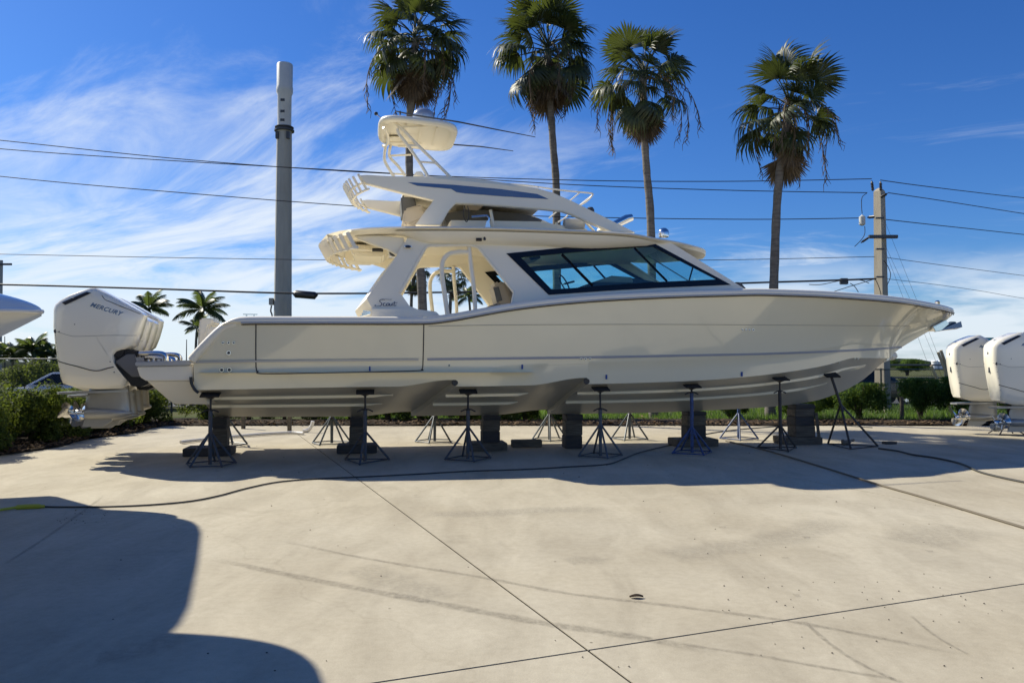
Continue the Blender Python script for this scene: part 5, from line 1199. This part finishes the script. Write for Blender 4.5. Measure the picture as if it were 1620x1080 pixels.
for i, (x, y0, lb) in enumerate(((294.5, 537, 'bare thin mast standing far behind the platform'), (8, 532, 'thin leaning mast behind the left boat'))):
    c = atY(x, 600, 70.); o = MB().tube([(0, 0, -.06), (-.1 * i, 0, EYE + (575 - y0) * 70 / F_PX)], [.07, .035], 6).build('boat_mast', WIRE); o.location = (c.x, 70, 0); tag(o, lb, 'mast')

# ================================================================== PLANTS
TRUNK = M('palm_trunk', (.23, .205, .175), rough=.95, col2=(.12, .105, .09), vscale=3, stretch=(1, 1, 5), bump=.6, bscale=9)
FAN = leafmat('fan_frond', (.048, .066, .024), trans=.24, rough=.5, island=.45, tcol=(.13, .165, .025))
FAND = leafmat('dead_frond', (.16, .115, .07), trans=.2, rough=.8, island=.4, tcol=(.2, .14, .07))
COCO = leafmat('coconut_frond', (.045, .075, .03), trans=.28, rough=.4, island=.35, tcol=(.16, .22, .04))
HEDGE = leafmat('hedge_leaf', (.045, .075, .018), trans=.30, rough=.75, island=.5, tcol=(.26, .33, .04))
HEDGE2 = leafmat('shrub_leaf', (.05, .10, .02), trans=.34, rough=.75, island=.45, tcol=(.20, .30, .03))
BARK = M('bark', (.10, .08, .06), rough=.95, var=.4, vscale=8)
rp = random.Random(23)
def fan_mesh(seed, mat, droop=1.0, LP=.80, LB=.86, spread=86):
    r = random.Random(seed); m = MB()
    m.tube([(0, 0, 0), (LP * .5, 0, .05), (LP, 0, .03)], [.022, .014, .010], 5)
    n = 27
    for k in range(n):
        f = -1 + 2 * k / (n - 1); a = R(spread) * f; ln_ = LB * (1 - .22 * abs(f) ** 2) * r.uniform(.9, 1.08); wb = math.tan(R(spread) / (n - 1)) * 1.04
        da = r.uniform(-.03, .03); row = []; dr = droop * r.uniform(.7, 1.5); fold = .014
        for t_ in (0.02, .25, .5, .68, .84, 1.0):
            rad = ln_ * t_; w_ = min(wb * rad, .046 * (1 - max(0, (t_ - .4) / .6) ** 1.1) + .002)
            zz_ = .03 - .10 * abs(f) * t_ - dr * (.0 if t_ < .45 else .52 * (t_ - .45) ** 1.7) + .04 * math.sin(3 * t_)
            sh = 1 - .25 * max(0, t_ - .55) * dr
            c = Vector((LP + math.cos(a + da * t_) * rad * sh, math.sin(a + da * t_) * rad * sh, zz_)); s_ = Vector((-math.sin(a), math.cos(a), 0))
            row.append([c - s_ * w_, c + Vector((0, 0, fold * (1 - t_))), c + s_ * w_])
        m.grid(row)
    return m.mesh('frond', mat, weld=False, ang=80)
FM = [fan_mesh(s_, FAN, d_) for s_, d_ in ((1, .5), (2, 1.0), (3, 1.5), (4, 2.0))]; FD = [fan_mesh(s_, FAND, d_, LB=.8, spread=60) for s_, d_ in ((5, .15), (6, -.35))]
def stalk_mesh(seed):
    r = random.Random(seed); m = MB(); p = [(0, 0, 0), (.4, 0, .1), (.8, .05, -.1), (1.05, .05, -.55), (1.1, .02, -1.15)]; P = smooth_path(p, 5)
    m.tube(P, .009, 4)
    for i in range(6, len(P), 1):
        for _ in range(2):
            d = Vector((r.gauss(0, .06), r.gauss(0, .06), -r.uniform(.12, .3))); m.tube([P[i], P[i] + d * .5 + Vector((r.gauss(0, .03), 0, 0)), P[i] + d], [.010, .008, .004], 3)
    return m.mesh('fruit_stalk', FAND, weld=False)
SM = [stalk_mesh(1), stalk_mesh(2)]
def fan_palm(label, px, Y, sc_, n_live, seed, group, n_dead=14, stalks=5, name='fan_palm'):
    r = random.Random(seed); pts = [atY(x, y, Y) for x, y in px]; pts[-1].z = -.15; base = pts[-1].copy(); base.z = 0
    t = thing(name, label, 'palm tree', base, 0, group); P = smooth_path([p - base for p in pts], 8); n = len(P)
    rr = [(.105 + .05 * (i / n) ** 3 + .006 * math.sin(i * 2.1)) * sc_ ** .6 for i in range(n)]
    MB().tube(P, rr, 12).build('trunk', TRUNK, t); top = P[0]
    for k in range(n_live):
        f = (k + .5) / n_live; pit = R(80 - 135 * f ** .9 + r.gauss(0, 15)); az = k * 2.39996 + r.uniform(-.3, .3)
        o = link('frond', FM[0 if f < .25 else (1 if f < .5 else (2 if f < .75 else 3))] if r.random() < .75 else r.choice(FM), t, top + Vector((0, 0, .25 * (1 - f) - .3 * f)), (r.gauss(0, .4), -pit, az), [sc_ * r.uniform(.72, 1.12)] * 3); o.rotation_mode = 'XYZ'
    for k in range(n_dead):
        o = link('dead_frond', r.choice(FD), t, top + Vector((0, 0, -.25 - .35 * r.random())), (r.uniform(-.3, .3), R(r.gauss(78, 11)), k * 2.39996 + r.uniform(-.4, .4)), [sc_ * r.uniform(.7, 1.0)] * 3)
    for k in range(stalks): link('fruit_stalk', r.choice(SM), t, top + Vector((0, 0, -.1)), (0, r.uniform(-.2, .5), r.uniform(0, 6.28)), [sc_ * r.uniform(.9, 1.35)] * 3)
    return t
G_ = 'tall fan palms in a row behind the yacht'
fan_palm('tall fan palm with shaggy crown rising behind the yacht\'s tower', [(657, 62), (652, 120), (648, 200), (648, 280), (656, 380), (667, 450), (672, 660)], 25.0, 1.22, 46, 5, G_, 26, 9)
fan_palm('tall fan palm with trunk behind the upper station\'s forward end', [(867, 78), (870, 150), (875, 230), (880, 300), (881, 450), (884, 646)], 29.5, 1.46, 42, 6, G_, 22, 6)
fan_palm('fan palm with thin trunk rising behind the hardtop visor', [(1018, 122), (1018, 190), (1023, 270), (1030, 370), (1034, 662)], 24.6, 1.12, 36, 9, G_, 18, 9)
fan_palm('shorter fan palm with open crown rising behind the foredeck', [(1249, 172), (1240, 225), (1230, 310), (1224, 455), (1218, 660)], 25.2, 1.34, 33, 14, G_, 8, 10)
fan_palm('far fan palm seen through the yacht\'s doorway, aft one', [(656, 430), (651, 470), (650, 560), (650, 610)], 48, .85, 26, 31, None, 8, 0)
fan_palm('far fan palm seen through the yacht\'s doorway, forward one', [(719, 432), (713, 470), (710, 560), (710, 610)], 46, .85, 26, 32, None, 8, 0)
def coco_mesh(seed, LF=2.0):
    r = random.Random(seed); m = MB(); cv2 = lambda t_: Vector((LF * (t_ - .16 * t_ ** 3), 0, .55 * t_ - 1.05 * t_ * t_)); P = [cv2(k / 10) for k in range(11)]
    m.tube(P, [.03 * (1 - .85 * k / 10) for k in range(11)], 4)
    for k in range(40):
        t_ = .14 + .86 * k / 39; c = cv2(t_); tg = (cv2(min(t_ + .02, 1)) - cv2(t_ - .02)).normalized()
        for sg in (-1, 1):
            ln_ = .58 * math.sin(math.pi * (.18 + .78 * t_)) * r.uniform(.8, 1.1); d = (Vector((0, sg, 0)) * .75 + tg * .6 + Vector((0, 0, -.35 - .2 * r.random()))).normalized(); e = c + d * ln_ + Vector((0, 0, -.28 * ln_)); q = tg * .022
            m.add([c - q, c + q, c + d * ln_ * .55 + q * .9, e, c + d * ln_ * .55 - q * .9], [(0, 1, 2, 3, 4)])
    return m.mesh('frond', COCO, weld=False, ang=80)
CM = [coco_mesh(1), coco_mesh(2), coco_mesh(3, 1.8)]
def coco_palm(label, px, Y, sc_, seed, nf=16, group='coconut palms beyond the fence'):
    r = random.Random(seed); pts = [atY(x, y, Y) for x, y in px]; pts[-1].z = -.15; base = pts[-1].copy(); base.z = 0
    t = thing('coconut_palm', label, 'palm tree', base, 0, group); P = smooth_path([p - base for p in pts], 6)
    MB().tube(P, [.10 * sc_ + .05 * (i / len(P)) ** 2 for i in range(len(P))], 10).build('trunk', TRUNK, t)
    for k in range(nf):
        f = (k + .5) / nf; link('frond', r.choice(CM), t, P[0], (r.uniform(-.3, .3), -R(72 - 92 * f + r.uniform(-8, 8)), k * 2.39996 + r.uniform(-.3, .3)), [sc_ * r.uniform(.85, 1.1)] * 3)
    return t
coco_palm('small coconut palm half hidden behind the outboard cowlings', [(236, 490), (238, 520), (240, 612)], 42, .80, 41, 16)
coco_palm('coconut palm with arching fronds over the yacht\'s transom', [(321, 492), (318, 510), (316, 612)], 42, .92, 42, 17)
coco_palm('low coconut palm right under the arching one behind the transom', [(312, 520), (310, 545), (308, 612)], 44, .62, 43, 12)
coco_palm('coconut palm crown seen through the forward corner of the doorway', [(742, 470), (745, 520), (745, 612)], 44, .62, 44, 14)
for i, (x, y) in enumerate(((20, 562), (52, 556), (84, 563))): coco_palm(['bushy far palm nearest the left boat behind the fence', 'bushy far palm above the white car, tallest of three', 'bushy far palm touching the edge of the outboard cowl'][i], [(x, y), (x, 590), (x, 606)], 50, .8, 50 + i, 22, 'bushy palms beyond the fence')
# shrubs: leaves on a volume with real gaps, on stems
def shrub_mesh(seed, n, mat, leaf=.05, flat=.0, shell=.55, low=.1):
    r = random.Random(seed); m = MB(); blobs = [(Vector((r.uniform(-.62, .62), r.uniform(-.62, .62), r.uniform(low, .85))), r.uniform(.20, .36)) for _ in range(20)]
    for _ in range(n):
        c, rad = r.choice(blobs); d = Vector((r.gauss(0, 1), r.gauss(0, 1), r.gauss(0, 1))).normalized(); p = c + d * rad * (shell + (1 - shell) * r.random()) 
        if flat and p.z > flat: p.z = flat + (p.z - flat) * .25 + r.uniform(0, .05)
        if p.z < .03: continue
        up_ = (d + Vector((r.gauss(0, .5), r.gauss(0, .5), .5 + r.gauss(0, .4)))).normalized(); a = up_.orthogonal().normalized(); a = (Matrix.Rotation(r.uniform(0, 6.28), 3, up_) @ a); b = up_.cross(a); s_ = leaf * r.uniform(.6, 1.3)
        m.add([p - a * s_, p - b * s_ * .42, p + a * s_, p + b * s_ * .42], [(0, 1, 2, 3)])
    return m.mesh('foliage', mat, weld=False)
def stem_mesh(seed, h_=.6):
    r = random.Random(seed); m = MB()
    for k in range(9):
        a = r.uniform(0, 6.28); q = r.uniform(.1, .5); z_ = h_ * r.uniform(.7, 1.2); m.tube(smooth_path([(r.gauss(0, .05), r.gauss(0, .05), -.08), (q * .3 * math.cos(a), q * .3 * math.sin(a), z_ * .4), (q * math.cos(a), q * math.sin(a), z_)], 3), [.03, .028, .026, .022, .018, .014, .01], 5)
    return m.mesh('stem', BARK)
for m_ in (HEDGE, HEDGE2): m_.node_tree.nodes['Principled BSDF'].inputs['Specular IOR Level'].default_value = .2
HM = [shrub_mesh(k, 7500, HEDGE, .042) for k in (1, 2, 3)]; SH = [shrub_mesh(k, 12000, HEDGE2, .033, flat=.84, shell=.4, low=.42) for k in (7, 8)]; STM = [stem_mesh(1), stem_mesh(2, .75)]
def shrub(label, x, y, sx, sy, sz, fm, seed, group, name='shrub'):
    t = thing(name, label, 'shrub', (x, y, 0), random.Random(seed).uniform(0, 6.28), group)
    link('foliage', fm, t, None, None, (sx, sy, sz)); link('stems', STM[seed % 2], t, None, None, (sx, sy, sz)); return t
k = 0; rh = random.Random(4)
for y in np.linspace(10.5, 21.8, 12):
    for dxx in (0, 1.15):
        shrub('leafy hedge shrub in the clipped row beside the outboards' if dxx == 0 else 'leafy hedge shrub in the back row of the hedge', -10.35 - dxx + rh.uniform(-.12, .12), float(y) + rh.uniform(-.2, .2), .95, .95, rh.uniform(1.08, 1.24) * (1.0 if y < 17 else .9), HM[k % 3], k, 'front row of the hedge' if dxx == 0 else 'back row of the hedge', 'hedge_shrub'); k += 1
for x in np.linspace(-9.0, 1.5, 11):
    shrub('low dark shrub growing in the bed behind the yacht\'s stern', float(x) + rh.uniform(-.15, .15), 23.2 + rh.uniform(-.2, .2), .9, .8, rh.uniform(1.0, 1.2), HM[k % 3], k, 'low shrubs behind the stern'); k += 1
SHR = [('trimmed shrub behind the leaning tripod', 10.45, 23.4, 1.0, .9, 1.22), ('trimmed shrub growing right beside the power pole', 12.5, 23.8, 1.0, .9, 1.36), ('trimmed shrub next to the catamaran outboards', 13.6, 23.6, 1.05, .9, 1.40), ('trimmed shrub half hidden by the further catamaran outboard', 15.2, 23.8, 1.0, .9, 1.40), ('low shrub behind the bow block stack', 8.6, 23.4, .8, .8, .9), ('small shrub behind the blue far-side stand', 6.6, 23.5, .7, .7, .75), ('shrub beside the small one in the bed under the foredeck', 9.4, 24.3, .9, .9, 1.0)]
for lb, x, y, sx, sy, sz in SHR: shrub(lb, x, y, sx, sy, sz, SH[k % 2], k, None); k += 1
for i, x in enumerate(np.linspace(-30, -9.5, 15)): shrub('dark bushy shrub in the thicket beyond the green fence', float(x), 31 + 1.2 * math.sin(i * 2.2), 1.7, 1.4, 1.55 + .25 * math.sin(i * 1.7), HM[i % 3], i, 'thicket beyond the green fence')
for i in range(5): shrub('far rounded tree on the shore behind the guard rail', 22 + i * 9, 90 + i * 6, 4, 3, 2.6, SH[i % 2], i, 'far trees on the shore', 'far_tree')
# low shore far away
m = MB(); rows = []; rr_ = random.Random(8)
for k in range(160): x = -400 + k * 8; h_ = 1.6 + 1.6 * rr_.random() + 1.2 * math.sin(k * .35) ** 2; rows.append([(x, 300, -.1), (x, 302, h_ * .7), (x, 306, h_), (x, 330, -.1)])
tag(m.grid(rows).build('far_shore', M('far_shore_green', (.035, .05, .035), rough=1, spec=.05, var=.4, vscale=.2)), None, kind='structure')
# short posts by the bed
for i, (x, y, lb) in enumerate(((458, 682, 'short grey wooden post standing in the bed behind the second block stack'), (1427, 664, 'short grey post beside the trimmed shrub trunk'), (385, 678, 'short grey post in the bed behind the aft block stack'))):
    c = ground(x, y); o = MB().box((0, 0, .35), (.09, .09, .74)).build('wooden_post', WOOD, None, bevel=.008); o.location = (c.x, c.y, -.03); tag(o, lb, 'post')
